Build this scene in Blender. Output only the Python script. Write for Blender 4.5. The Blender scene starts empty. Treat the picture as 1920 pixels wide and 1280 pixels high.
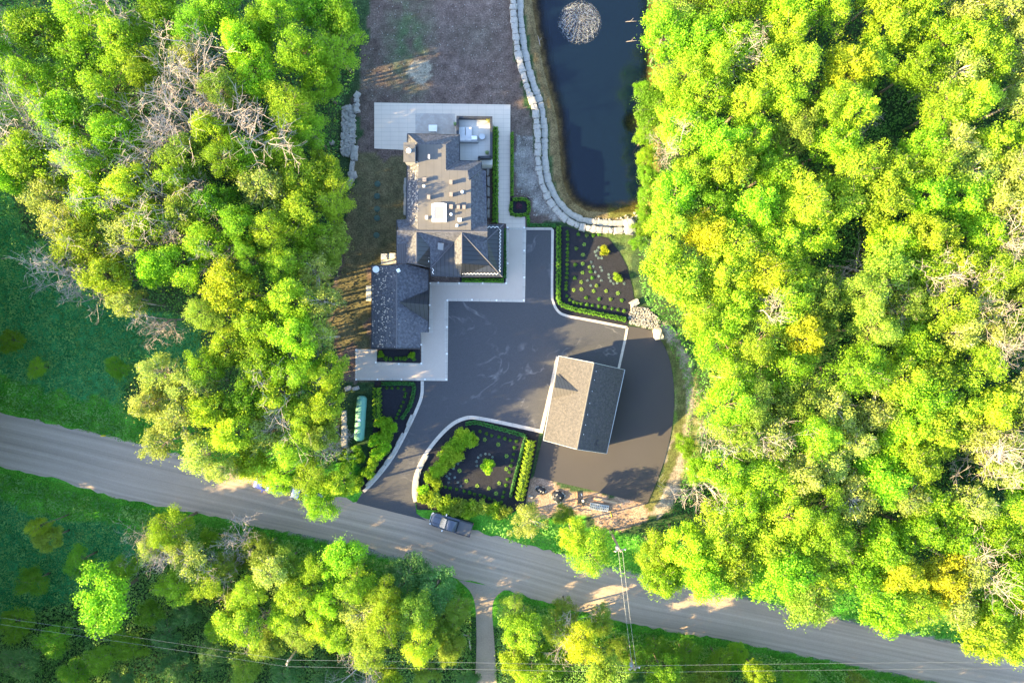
import bpy, math, random
import numpy as np
from mathutils import Vector
from mathutils.geometry import tessellate_polygon
R = math.radians
random.seed(7)
SC = bpy.context.scene
# ------------------------------------------------------------------ camera, sky, sun, exposure
CAMH = 95.0; S = 13.6                       # metres above ground; photo pixels per metre at ground level
SUN_EL, SUN_AZ = 21.5, 256.0                # low evening sun from the west-south-west
SUN_STR, SUN_COL, SKY_STR, EXPO = 4.6, (1.0, 0.72, 0.31), 0.13, 2.85
cd = bpy.data.cameras.new('camera'); cam = bpy.data.objects.new('camera', cd)
SC.collection.objects.link(cam); cam.location = (0, 0, CAMH); cam.rotation_euler = (0, 0, 0)
cd.sensor_width = 36; cd.lens = 36 * CAMH / (1920 / S); cd.clip_end = 2000; cd.clip_start = 1
SC.camera = cam
w = bpy.data.worlds.new('World'); SC.world = w; w.use_nodes = True
nt = w.node_tree; sky = nt.nodes.new('ShaderNodeTexSky'); sky.sky_type = 'NISHITA'; sky.sun_disc = False
sky.sun_elevation = R(SUN_EL); sky.sun_rotation = R(SUN_AZ); sky.altitude = 300
nt.links.new(sky.outputs[0], nt.nodes['Background'].inputs[0]); nt.nodes['Background'].inputs[1].default_value = SKY_STR
sl = bpy.data.lights.new('sun', 'SUN'); sl.energy = SUN_STR; sl.angle = R(0.5); sl.color = SUN_COL
so = bpy.data.objects.new('sun', sl); SC.collection.objects.link(so)
_a = R(SUN_AZ); sd = Vector((math.sin(_a) * math.cos(R(SUN_EL)), math.cos(_a) * math.cos(R(SUN_EL)), math.sin(R(SUN_EL))))
so.rotation_euler = sd.to_track_quat('Z', 'Y').to_euler(); so.location = (0, 0, 60)
SC.view_settings.view_transform = 'Standard'; SC.view_settings.look = 'None'
SC.view_settings.exposure = EXPO; SC.view_settings.gamma = 1
SC.render.engine = 'CYCLES'; SC.cycles.max_bounces = 6; SC.cycles.transparent_max_bounces = 12

# ------------------------------------------------------------------ helpers
def P(px, py, z=0.0):
    k = (CAMH - z) / CAMH / S
    return Vector(((px - 960) * k, (640 - py) * k, z))
def link(o, parent=None):
    SC.collection.objects.link(o)
    if parent is not None: o.parent = parent
    return o
def tag(o, label=None, cat=None, group=None, kind=None):
    if label: o['label'] = label
    if cat: o['category'] = cat
    if group: o['group'] = group
    if kind: o['kind'] = kind
    return o
def empty(name, loc, rz=0):
    o = bpy.data.objects.new(name, None); SC.collection.objects.link(o)
    o.location = loc; o.rotation_euler = (0, 0, rz); o.empty_display_size = .3
    return o
def copy_tree(o, parent=None):
    c = o.copy(); SC.collection.objects.link(c); c.parent = parent
    for ch in list(KIDS.get(o.name, [])):
        k = copy_tree(ch, c); KIDS.setdefault(c.name, []).append(k)
    return c
KIDS = {}
ORD = ['', 'first', 'second', 'third', 'fourth', 'fifth', 'sixth', 'seventh', 'eighth', 'ninth', 'tenth', 'eleventh', 'twelfth',
       'thirteenth', 'fourteenth', 'fifteenth', 'sixteenth', 'seventeenth', 'eighteenth', 'nineteenth', 'twentieth']
TENS = {2: 'twenty', 3: 'thirty', 4: 'forty', 5: 'fifty', 6: 'sixty', 7: 'seventy'}
def ordw(i):
    if i <= 20: return ORD[i]
    t, u = divmod(i, 10)
    return TENS[t][:-1] + 'ieth' if u == 0 else TENS[t] + '-' + ORD[u]
class MB:
    """collects shapes, built as one mesh object"""
    def __init__(s): s.v = []; s.f = []; s.m = []; s.mi = 0
    def face(s, pts):
        b = len(s.v); s.v += [tuple(p) for p in pts]; s.f.append(tuple(range(b, b + len(pts)))); s.m.append(s.mi)
    def poly(s, pts, flip=False):
        pts = [Vector(p) for p in pts]; b = len(s.v); s.v += [tuple(p) for p in pts]
        n = Vector((0, 0, 0))
        for i in range(len(pts)):
            n += pts[i].cross(pts[(i + 1) % len(pts)])
        for t in tessellate_polygon([pts]):
            a, c, d = pts[t[0]], pts[t[1]], pts[t[2]]
            up = (c - a).cross(d - a).z > 0
            s.f.append(tuple(b + i for i in (t if up != flip else t[::-1]))); s.m.append(s.mi)
    def box(s, c, size, rz=0, top=1.0, rx=0):
        cx, cy, cz = c; hx, hy, hz = size[0] / 2, size[1] / 2, size[2] / 2
        b = len(s.v); ca, sa = math.cos(rz), math.sin(rz)
        for (x, y, z) in ((-1,-1,-1),(1,-1,-1),(1,1,-1),(-1,1,-1),(-1,-1,1),(1,-1,1),(1,1,1),(-1,1,1)):
            t = top if z > 0 else 1
            X, Y = x * hx * t, y * hy * t
            s.v.append((cx + X * ca - Y * sa, cy + X * sa + Y * ca, cz + z * hz))
        for q in ((0,3,2,1),(4,5,6,7),(0,1,5,4),(1,2,6,5),(2,3,7,6),(3,0,4,7)):
            s.f.append(tuple(b + i for i in q)); s.m.append(s.mi)
    def tube(s, pts, rad, n=6, cap=True):
        pts = [Vector(p) for p in pts]
        if not isinstance(rad, (list, tuple)): rad = [rad] * len(pts)
        b = len(s.v)
        for i, p in enumerate(pts):
            d = (pts[min(i + 1, len(pts) - 1)] - pts[max(i - 1, 0)])
            if d.length < 1e-6: d = Vector((0, 0, 1))
            d.normalize(); a = Vector((0, 0, 1)) if abs(d.z) < .9 else Vector((1, 0, 0))
            u = d.cross(a).normalized(); v = d.cross(u)
            for k in range(n):
                t = 2 * math.pi * k / n
                s.v.append(tuple(p + (u * math.cos(t) + v * math.sin(t)) * rad[i]))
        for i in range(len(pts) - 1):
            for k in range(n):
                s.f.append((b + i*n + k, b + (i+1)*n + k, b + (i+1)*n + (k+1) % n, b + i*n + (k+1) % n)); s.m.append(s.mi)
        if cap:
            s.f.append(tuple(b + k for k in range(n))); s.m.append(s.mi)
            e = b + (len(pts) - 1) * n
            s.f.append(tuple(e + k for k in reversed(range(n)))); s.m.append(s.mi)
    def disc(s, c, r, h, n=20, r2=None):
        r2 = r if r2 is None else r2
        b = len(s.v)
        for z, rr in ((0, r), (h, r2)):
            for k in range(n):
                t = 2 * math.pi * k / n; s.v.append((c[0] + rr * math.cos(t), c[1] + rr * math.sin(t), c[2] + z))
        for k in range(n): s.f.append((b + k, b + (k+1) % n, b + n + (k+1) % n, b + n + k)); s.m.append(s.mi)
        s.f.append(tuple(b + n + k for k in range(n))); s.m.append(s.mi)
        s.f.append(tuple(b + k for k in reversed(range(n)))); s.m.append(s.mi)
    def loft(s, secs):
        """secs: closed rings of equal length"""
        b = len(s.v); n = len(secs[0])
        for r in secs: s.v += [tuple(p) for p in r]
        for i in range(len(secs) - 1):
            for k in range(n):
                s.f.append((b+i*n+k, b+i*n+(k+1)%n, b+(i+1)*n+(k+1)%n, b+(i+1)*n+k)); s.m.append(s.mi)
        s.f.append(tuple(b + k for k in reversed(range(n)))); s.m.append(s.mi)
        e = b + (len(secs)-1)*n; s.f.append(tuple(e + k for k in range(n))); s.m.append(s.mi)
    def build(s, name, mat, parent=None, smooth=False, bevel=0, origin=None):
        me = bpy.data.meshes.new(name)
        v = s.v
        if origin is not None: v = [(a - origin[0], b - origin[1], c - origin[2]) for a, b, c in v]
        me.from_pydata(v, [], s.f)
        mats = mat if isinstance(mat, (list, tuple)) else [mat]
        for m in mats: me.materials.append(m)
        if len(mats) > 1: me.polygons.foreach_set('material_index', s.m)
        if smooth: me.polygons.foreach_set('use_smooth', [True] * len(me.polygons))
        me.update()
        o = bpy.data.objects.new(name, me); SC.collection.objects.link(o)
        if parent is not None: o.parent = parent; KIDS.setdefault(parent.name, []).append(o)
        if origin is not None: o.location = origin
        if bevel:
            md = o.modifiers.new('bevel', 'BEVEL'); md.width = bevel; md.segments = 2; md.limit_method = 'ANGLE'
        return o
def smooth_line(pts, n=6, closed=False):
    P_ = [np.array(p, float) for p in pts]; out = []
    m = len(P_)
    for i in range(m if closed else m - 1):
        p0 = P_[(i-1) % m] if closed or i > 0 else P_[0]; p1 = P_[i]; p2 = P_[(i+1) % m]
        p3 = P_[(i+2) % m] if closed or i + 2 < m else P_[m-1]
        for k in range(n):
            t = k / n
            out.append(.5 * ((2*p1) + (-p0+p2)*t + (2*p0-5*p1+4*p2-p3)*t*t + (-p0+3*p1-3*p2+p3)*t**3))
    if not closed: out.append(P_[-1])
    return [tuple(o) for o in out]
def inpoly(x, y, poly):
    c = np.zeros(np.shape(x), bool); n = len(poly)
    for i in range(n):
        x1, y1 = poly[i]; x2, y2 = poly[(i+1) % n]
        if y1 == y2: continue
        cond = ((y1 > y) != (y2 > y)) & (x < (x2-x1)*(y-y1)/(y2-y1) + x1)
        c ^= cond
    return c
def seg_dist(x, y, line, closed=False):
    d = np.full(np.shape(x), 1e9); n = len(line)
    for i in range(n if closed else n - 1):
        ax, ay = line[i][:2]; bx, by = line[(i+1) % n][:2]
        L = (bx-ax)**2 + (by-ay)**2 + 1e-9
        t = np.clip(((x-ax)*(bx-ax) + (y-ay)*(by-ay)) / L, 0, 1)
        d = np.minimum(d, np.hypot(x-ax-t*(bx-ax), y-ay-t*(by-ay)))
    return d
def W(pts): return [tuple(P(a, b))[:2] for a, b in pts]
def vnoise(x, y, s, seed):
    """smooth value noise on numpy arrays"""
    rs = np.random.RandomState(seed); g = rs.rand(64, 64)
    u = x / s; v = y / s; i = np.floor(u).astype(int); j = np.floor(v).astype(int); a = u - i; b = v - j
    a = a*a*(3-2*a); b = b*b*(3-2*b)
    return (g[i % 64, j % 64]*(1-a)*(1-b) + g[(i+1) % 64, j % 64]*a*(1-b) + g[i % 64, (j+1) % 64]*(1-a)*b + g[(i+1) % 64, (j+1) % 64]*a*b)

# ------------------------------------------------------------------ materials
def mat(name, col, rough=.8, metal=0, spec=.3, noise=None, bump=None, emit=None):
    m = bpy.data.materials.new(name); m.use_nodes = True; t = m.node_tree; b = t.nodes['Principled BSDF']
    b.inputs['Base Color'].default_value = (*col, 1); b.inputs['Roughness'].default_value = rough
    b.inputs['Metallic'].default_value = metal; b.inputs['Specular IOR Level'].default_value = spec
    tc = t.nodes.new('ShaderNodeTexCoord')
    if noise:
        prev = None
        for (sc, amt, c2) in noise:            # layers: mix towards c2 where noise is high
            nz = t.nodes.new('ShaderNodeTexNoise'); nz.inputs['Scale'].default_value = sc; nz.inputs['Detail'].default_value = 5
            t.links.new(tc.outputs['Object'], nz.inputs['Vector'])
            mr = t.nodes.new('ShaderNodeMapRange'); mr.inputs[1].default_value = .35; mr.inputs[2].default_value = .68; mr.inputs[4].default_value = amt
            t.links.new(nz.outputs['Fac'], mr.inputs[0])
            mx = t.nodes.new('ShaderNodeMix'); mx.data_type = 'RGBA'
            t.links.new(mr.outputs[0], mx.inputs[0]); mx.inputs[7].default_value = (*c2, 1)
            if prev is None: mx.inputs[6].default_value = (*col, 1)
            else: t.links.new(prev, mx.inputs[6])
            prev = mx.outputs[2]
        t.links.new(prev, b.inputs['Base Color'])
    if bump:
        nz = t.nodes.new('ShaderNodeTexNoise'); nz.inputs['Scale'].default_value = bump[0]; nz.inputs['Detail'].default_value = 4
        t.links.new(tc.outputs['Object'], nz.inputs['Vector'])
        bp = t.nodes.new('ShaderNodeBump'); bp.inputs['Strength'].default_value = bump[1]; bp.inputs['Distance'].default_value = bump[2]
        t.links.new(nz.outputs['Fac'], bp.inputs['Height']); t.links.new(bp.outputs[0], b.inputs['Normal'])
    return m
def lines_over(m, axis, spacing, width, dark, rot=0.0):
    """adds thin seam lines across one object axis to a material"""
    t = m.node_tree; b = t.nodes['Principled BSDF']
    tc = t.nodes.new('ShaderNodeTexCoord'); mp = t.nodes.new('ShaderNodeMapping'); mp.inputs['Rotation'].default_value = (0, 0, rot)
    t.links.new(tc.outputs['Object'], mp.inputs[0]); sx = t.nodes.new('ShaderNodeSeparateXYZ'); t.links.new(mp.outputs[0], sx.inputs[0])
    d = t.nodes.new('ShaderNodeMath'); d.operation = 'DIVIDE'; d.inputs[1].default_value = spacing; t.links.new(sx.outputs[axis], d.inputs[0])
    f = t.nodes.new('ShaderNodeMath'); f.operation = 'FRACT'; t.links.new(d.outputs[0], f.inputs[0])
    l = t.nodes.new('ShaderNodeMath'); l.operation = 'LESS_THAN'; l.inputs[1].default_value = width / spacing; t.links.new(f.outputs[0], l.inputs[0])
    mx = t.nodes.new('ShaderNodeMix'); mx.data_type = 'RGBA'; mx.blend_type = 'MULTIPLY'
    t.links.new(l.outputs[0], mx.inputs[0]); mx.inputs[7].default_value = (dark, dark, dark, 1)
    bi = b.inputs['Base Color']
    if bi.links: t.links.new(bi.links[0].from_socket, mx.inputs[6])
    else: mx.inputs[6].default_value = bi.default_value
    t.links.new(mx.outputs[2], bi)
    return m
def leafmat(name, c1, c2, trans=.5, vary=.25):
    m = bpy.data.materials.new(name); m.use_nodes = True; t = m.node_tree; b = t.nodes['Principled BSDF']
    b.inputs['Roughness'].default_value = .55; b.inputs['Specular IOR Level'].default_value = .25
    at = t.nodes.new('ShaderNodeAttribute'); at.attribute_name = 'rnd'
    mx = t.nodes.new('ShaderNodeMix'); mx.data_type = 'RGBA'; t.links.new(at.outputs['Fac'], mx.inputs[0])
    mx.inputs[6].default_value = (*c1, 1); mx.inputs[7].default_value = (*c2, 1)
    oi = t.nodes.new('ShaderNodeObjectInfo'); hs = t.nodes.new('ShaderNodeHueSaturation')
    mr = t.nodes.new('ShaderNodeMapRange'); mr.inputs[3].default_value = 1 - vary; mr.inputs[4].default_value = 1 + vary
    t.links.new(oi.outputs['Random'], mr.inputs[0]); t.links.new(mr.outputs[0], hs.inputs['Value'])
    m2 = t.nodes.new('ShaderNodeMath'); m2.operation = 'MULTIPLY'; m2.inputs[1].default_value = 7.31; t.links.new(oi.outputs['Random'], m2.inputs[0])
    fr = t.nodes.new('ShaderNodeMath'); fr.operation = 'FRACT'; t.links.new(m2.outputs[0], fr.inputs[0])
    mr2 = t.nodes.new('ShaderNodeMapRange'); mr2.inputs[3].default_value = .487; mr2.inputs[4].default_value = .512
    t.links.new(fr.outputs[0], mr2.inputs[0]); t.links.new(mr2.outputs[0], hs.inputs['Hue'])
    t.links.new(mx.outputs[2], hs.inputs['Color']); t.links.new(hs.outputs[0], b.inputs['Base Color'])
    tr = t.nodes.new('ShaderNodeBsdfTranslucent'); t.links.new(hs.outputs[0], tr.inputs[0])
    ms = t.nodes.new('ShaderNodeMixShader'); ms.inputs[0].default_value = trans
    t.links.new(b.outputs[0], ms.inputs[1]); t.links.new(tr.outputs[0], ms.inputs[2])
    t.links.new(ms.outputs[0], t.nodes['Material Output'].inputs[0])
    return m
M = {}
M['asphalt'] = mat('asphalt', (.042, .044, .052), .75, spec=.35, noise=[(.12, .5, (.055, .059, .070)), (2.5, .45, (.034, .037, .045)), (11, .6, (.075, .078, .088))], bump=(30, .25, .01))
M['asphalt_new'] = mat('asphalt_new', (.050, .047, .050), .85, spec=.25, noise=[(.2, .4, (.060, .057, .058)), (12, .4, (.07, .067, .068))], bump=(30, .3, .01))
def stains(m):
    t = m.node_tree; b = t.nodes['Principled BSDF']; tc = t.nodes.new('ShaderNodeTexCoord'); fs = []
    for sc, lo, hi, dist in ((.14, 0, .02, 1.5), (.10, .47, .60, 0), (.9, .38, .62, 0)):
        nz = t.nodes.new('ShaderNodeTexNoise'); nz.inputs['Scale'].default_value = sc; nz.inputs['Detail'].default_value = 3; nz.inputs['Distortion'].default_value = dist
        t.links.new(tc.outputs['Object'], nz.inputs['Vector']); v = nz.outputs['Fac']
        if lo == 0:
            a = t.nodes.new('ShaderNodeMath'); a.operation = 'SUBTRACT'; a.inputs[1].default_value = .5; t.links.new(v, a.inputs[0]); c = t.nodes.new('ShaderNodeMath'); c.operation = 'ABSOLUTE'; t.links.new(a.outputs[0], c.inputs[0]); v = c.outputs[0]
        mr = t.nodes.new('ShaderNodeMapRange'); mr.inputs[1].default_value = lo; mr.inputs[2].default_value = hi
        if lo == 0: mr.inputs[3].default_value = 1; mr.inputs[4].default_value = 0
        t.links.new(v, mr.inputs[0]); fs.append(mr.outputs[0])
    p = t.nodes.new('ShaderNodeMath'); p.operation = 'MULTIPLY'; t.links.new(fs[0], p.inputs[0]); t.links.new(fs[1], p.inputs[1]); p2 = t.nodes.new('ShaderNodeMath'); p2.operation = 'MULTIPLY'; t.links.new(p.outputs[0], p2.inputs[0]); t.links.new(fs[2], p2.inputs[1])
    mx = t.nodes.new('ShaderNodeMix'); mx.data_type = 'RGBA'; t.links.new(p2.outputs[0], mx.inputs[0]); t.links.new(b.inputs['Base Color'].links[0].from_socket, mx.inputs[6]); mx.inputs[7].default_value = (.15, .15, .16, 1); t.links.new(mx.outputs[2], b.inputs['Base Color'])
stains(M['asphalt'])
M['concrete'] = mat('concrete', (.42, .365, .325), .8, noise=[(.35, .5, (.48, .42, .375)), (6, .25, (.36, .32, .29))], bump=(20, .1, .01))
M['concrete_band'] = mat('concrete_band', (.46, .42, .38), .8, noise=[(1.2, .7, (.34, .315, .29)), (7, .4, (.52, .48, .44))])
lines_over(M['concrete_band'], 0, 1.5, .05, .7); lines_over(M['concrete_band'], 1, 1.5, .05, .7)
M['paver'] = mat('paver', (.58, .50, .43), .8, noise=[(.8, .45, (.50, .43, .375)), (.2, .3, (.52, .46, .40))])
lines_over(M['paver'], 1, .6, .05, .78); lines_over(M['paver'], 0, 1.2, .05, .85)
M['court'] = mat('court', (.36, .32, .30), .8, noise=[(1.2, .8, (.46, .43, .40)), (3.5, .5, (.30, .27, .25))])
M['deck'] = mat('deck', (.47, .46, .43), .7, noise=[(1, .3, (.40, .39, .37))])
lines_over(M['deck'], 0, .9, .04, .85); lines_over(M['deck'], 1, .9, .04, .85)
M['shingle'] = mat('shingle', (.052, .056, .072), .85, noise=[(3.2, .9, (.15, .16, .19)), (9, .6, (.03, .033, .045)), (.5, .3, (.09, .09, .105))], bump=(6, .9, .08))
M['shingle_tan'] = mat('shingle_tan', (.062, .060, .062), .85, noise=[(3.2, .8, (.115, .108, .105)), (9, .6, (.035, .036, .042))], bump=(6, .9, .07))
M['membrane'] = mat('membrane', (.10, .098, .098), .8, noise=[(.7, .4, (.13, .125, .12))])
lines_over(M['membrane'], 0, 1.0, .05, .75)
M['metal_h'] = lines_over(mat('metal_seams_across', (.032, .036, .042), .38, .3, .5), 1, .55, .07, .35)
M['metal_v'] = lines_over(mat('metal_seams_down', (.034, .038, .046), .38, .3, .5), 0, .55, .07, .35)
M['trim_dark'] = mat('trim_dark', (.03, .035, .045), .5)
M['trim_white'] = mat('trim_white', (.72, .73, .75), .5)
M['wall_stone'] = mat('wall_stone', (.33, .31, .28), .85, noise=[(2.5, .6, (.22, .21, .2)), (8, .3, (.4, .38, .35))], bump=(4, .6, .05))
M['stucco'] = mat('stucco', (.55, .54, .51), .85)
M['glass'] = mat('window_glass', (.03, .04, .05), .08, 0, .8)
M['skyglass'] = mat('skylight_glass', (.20, .21, .22), .25, 0, .6)
M['white'] = mat('white_metal', (.78, .78, .78), .45)
M['vent'] = mat('vent_brown', (.22, .19, .17), .6)
M['rock'] = mat('limestone', (.29, .28, .265), .85, noise=[(.7, .8, (.40, .385, .36)), (3, .7, (.17, .165, .15)), (9, .4, (.36, .35, .33))], bump=(3, .5, .06))
M['rock_warm'] = mat('limestone_warm', (.46, .40, .30), .85, noise=[(1.2, .5, (.55, .5, .4))], bump=(3, .5, .06))
M['mulch'] = mat('mulch', (.009, .011, .017), .95, noise=[(.4, .5, (.015, .016, .023)), (9, .7, (.030, .031, .042)), (.9, .3, (.009, .010, .014))], bump=(14, .8, .05))
M['bark'] = mat('bark', (.16, .13, .10), .9, noise=[(3, .5, (.25, .22, .19))])
M['bark_pale'] = mat('bark_pale', (.42, .38, .34), .85, noise=[(3, .5, (.55, .52, .48))])
M['deadwood'] = mat('deadwood', (.30, .26, .24), .85, noise=[(2, .5, (.4, .36, .34))])
M['tank'] = mat('tank_green', (.10, .27, .21), .5, noise=[(1.5, .4, (.14, .33, .26))])
M['lid'] = mat('lid_green', (.045, .085, .07), .6)
M['timber'] = mat('timber', (.30, .20, .12), .85, noise=[(4, .5, (.22, .14, .09))])
M['pole'] = mat('pole_wood', (.36, .27, .20), .85)
M['wire'] = mat('wire', (.24, .25, .25), .5)
M['tarp'] = mat('tarp_black', (.012, .016, .024), .3, noise=[(2, .5, (.03, .035, .05))], bump=(3, .8, .08))
M['steel'] = mat('steel_grey', (.42, .45, .47), .4, .4)
M['yellow'] = mat('yellow_paint', (.75, .55, .02), .5)
M['ceramic'] = mat('planter', (.35, .34, .33), .6)
M['cushion'] = mat('cushion', (.45, .46, .48), .9)
M['sofa'] = mat('sofa_frame', (.20, .21, .22), .7)
M['tyre'] = mat('tyre', (.015, .015, .016), .8)
M['rim'] = mat('rim', (.4, .4, .42), .3, .8)
M['paint_navy'] = mat('paint_charcoal_blue', (.07, .085, .12), .25, .3, .6)
M['paint_blue'] = mat('paint_blue', (.05, .08, .42), .22, .3, .6)
M['paint_silver'] = mat('paint_silver', (.28, .30, .34), .25, .6, .6)
M['tonneau'] = mat('tonneau', (.075, .08, .09), .6)
M['lamp'] = mat('headlamp', (.7, .72, .75), .1, 0, .8)
M['red'] = mat('tail_red', (.45, .02, .02), .3)
# leaf colours
M['lf_lime'] = leafmat('leaf_lime', (.16, .37, .012), (.33, .56, .03))
M['lf_yellow'] = leafmat('leaf_yellow_green', (.20, .37, .014), (.41, .57, .04))
M['lf_gold'] = leafmat('leaf_gold', (.32, .38, .014), (.48, .53, .03))
M['lf_pale'] = leafmat('leaf_pale', (.26, .36, .05), (.46, .54, .13))
M['lf_olive'] = leafmat('leaf_olive', (.17, .29, .02), (.30, .42, .06))
M['lf_green'] = leafmat('leaf_green', (.12, .30, .012), (.24, .44, .03))
M['lf_deep'] = leafmat('leaf_deep', (.015, .085, .022), (.035, .15, .04))
M['lf_dull'] = leafmat('leaf_dull', (.06, .19, .04), (.13, .28, .08))
M['lf_box'] = leafmat('leaf_boxwood', (.06, .20, .012), (.12, .30, .02), .2, .12)
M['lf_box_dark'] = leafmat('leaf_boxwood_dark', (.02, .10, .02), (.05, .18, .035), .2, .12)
M['lf_blue'] = leafmat('leaf_bluish', (.12, .19, .18), (.22, .30, .29), .1, .15)
M['lf_chart'] = leafmat('leaf_chartreuse', (.13, .25, .03), (.24, .36, .07), .2, .15)
M['core'] = mat('hedge_core_green', (.012, .04, .008), .95)  # dark green of the solid box filling each hedge
M['grass'] = leafmat('grass_blades', (.05, .22, .05), (.20, .42, .11), .25, 0)
M['grass_bright'] = leafmat('grass_verge', (.04, .19, .012), (.18, .42, .04), .25, 0)
M['under'] = leafmat('undergrowth_leaves', (.06, .20, .03), (.15, .32, .05), .25, 0)
M['scrub'] = leafmat('scrub_leaves', (.07, .22, .04), (.26, .46, .10), .25, 0)

# ------------------------------------------------------------------ outlines (photo pixels at ground level)
ROAD_C = [(-260, 762), (0, 824), (240, 880), (480, 941), (720, 1003), (960, 1062), (1200, 1118), (1440, 1172), (1680, 1222), (1920, 1270), (2200, 1330)]
ROAD_T = [(-260, 705), (0, 768), (120, 796), (245, 824), (480, 888), (680, 940), (800, 966), (960, 1010), (1200, 1075), (1440, 1128), (1680, 1180), (1920, 1232), (2200, 1290)]
ROAD_B = [(-260, 820), (0, 878), (110, 903), (230, 938), (370, 966), (600, 1012), (700, 1034), (790, 1060), (860, 1088), (960, 1112), (1150, 1166), (1300, 1192), (1440, 1217), (1560, 1242), (1740, 1278), (1920, 1308), (2200, 1366)]
POND = smooth_line([(980, -260), (981, -60), (990, 20), (1000, 80), (1014, 150), (1032, 215), (1040, 290), (1046, 340), (1062, 378), (1092, 402), (1125, 407), (1165, 408), (1200, 403), (1228, 370), (1232, 250), (1236, 120), (1236, 0), (1236, -260)], 5, True)
WALL_LINE = smooth_line([(961, -80), (962, 0), (964, 40), (970, 90), (978, 128), (990, 168), (1003, 205), (1008, 250), (1009, 300), (1014, 335), (1026, 368), (1042, 392), (1062, 411), (1088, 424), (1120, 430), (1150, 432), (1178, 430)], 6)
ASPH = ([(840, 564), (984, 566), (985, 428), (1035, 428)] + smooth_line([(1036, 545), (1038, 565), (1047, 582), (1064, 591), (1110, 600), (1175, 614)], 4) +
        [(1171, 640), (1160, 690), (1100, 850), (1015, 810)] + smooth_line([(1015, 808), (960, 796), (900, 784), (875, 783), (848, 795), (820, 822), (795, 856), (780, 890), (777, 920), (781, 962)], 4) +
        [(800, 975), (760, 965), (668, 942)] + smooth_line([(680, 922), (705, 897), (735, 858), (762, 808), (782, 765), (791, 714)], 4) + [(838, 713)])
ASPH2 = [(1177, 611)] + smooth_line([(1205, 615), (1228, 624), (1248, 654), (1260, 695), (1264, 745), (1260, 800), (1246, 860), (1228, 910), (1213, 945)], 4) + [(1100, 916), (1001, 893), (1019, 812), (1100, 846), (1163, 690)]
CONC = [(951, 428), (985, 428), (984, 566), (840, 564), (839, 713), (666, 712), (667, 654), (708, 655), (706, 680), (790, 681), (790, 623), (806, 622), (806, 530), (950, 531)]
PAVE = [(702, 193), (957, 197), (956, 405), (985, 407), (985, 428), (949, 428), (949, 420), (935, 418), (932, 300), (880, 300), (760, 282), (702, 279)]
YARD = smooth_line([(690, -260), (688, 0), (680, 90), (672, 180), (672, 300), (660, 400), (630, 470), (622, 560), (628, 640), (650, 720), (720, 716), (800, 700), (1010, 420), (1100, 436), (1062, 405), (1018, 340), (1006, 260), (990, 170), (965, 90), (960, -260)], 3, True)
BED_A = [(1037, 430), (1062, 424), (1100, 438), (1140, 446), (1160, 470), (1176, 500), (1186, 540), (1190, 570), (1180, 590), (1176, 613), (1110, 600), (1064, 591), (1047, 582), (1038, 565), (1036, 545)]
BED_B = smooth_line([(782, 955), (778, 920), (781, 890), (796, 857), (821, 823), (849, 796), (876, 784), (900, 785), (960, 797)], 3) + [(1012, 808), (1008, 830), (985, 945), (960, 962), (880, 958)]
BED_C = [(702, 714), (791, 714), (782, 765), (762, 808), (735, 858), (705, 897), (680, 922), (668, 915), (690, 860), (700, 800)]
BED_D = [(706, 655), (788, 655), (788, 680), (708, 679)]
BED_E = [(956, 371), (992, 371), (992, 404), (956, 404)]
BED_F = [(862, 519), (948, 521), (948, 530), (862, 529)]
DIRT = smooth_line([(1000, 894), (1100, 917), (1213, 946), (1216, 960), (1195, 978), (1150, 985), (1090, 975), (1040, 965), (990, 950), (984, 920)], 3, True)
BERM = smooth_line([(1234, 630), (1258, 662), (1272, 705), (1277, 750), (1273, 810), (1258, 865), (1240, 910), (1218, 948)], 5)
PATH = smooth_line([(1240, 628), (1262, 655), (1277, 690), (1285, 740), (1281, 800), (1268, 850), (1262, 900), (1236, 945)], 5)
GLADE = [(680, -10), (1200, -10)]
MEADOW_L = [(-400, 250), (0, 350), (60, 430), (150, 540), (280, 590), (380, 600), (370, 680), (250, 700), (230, 820), (0, 765), (-400, 700)]
MEADOW_S = [(-400, 800), (0, 885), (230, 945), (370, 975), (300, 1010), (260, 1060), (200, 1100), (40, 1160), (-400, 1300)]
LANE = smooth_line([(858, 1086), (880, 1106), (890, 1130), (893, 1170), (893, 1230), (889, 1300), (888, 1400)], 4) + smooth_line([(934, 1400), (932, 1300), (929, 1230), (925, 1180), (923, 1140), (930, 1118), (948, 1104)], 4)

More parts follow.
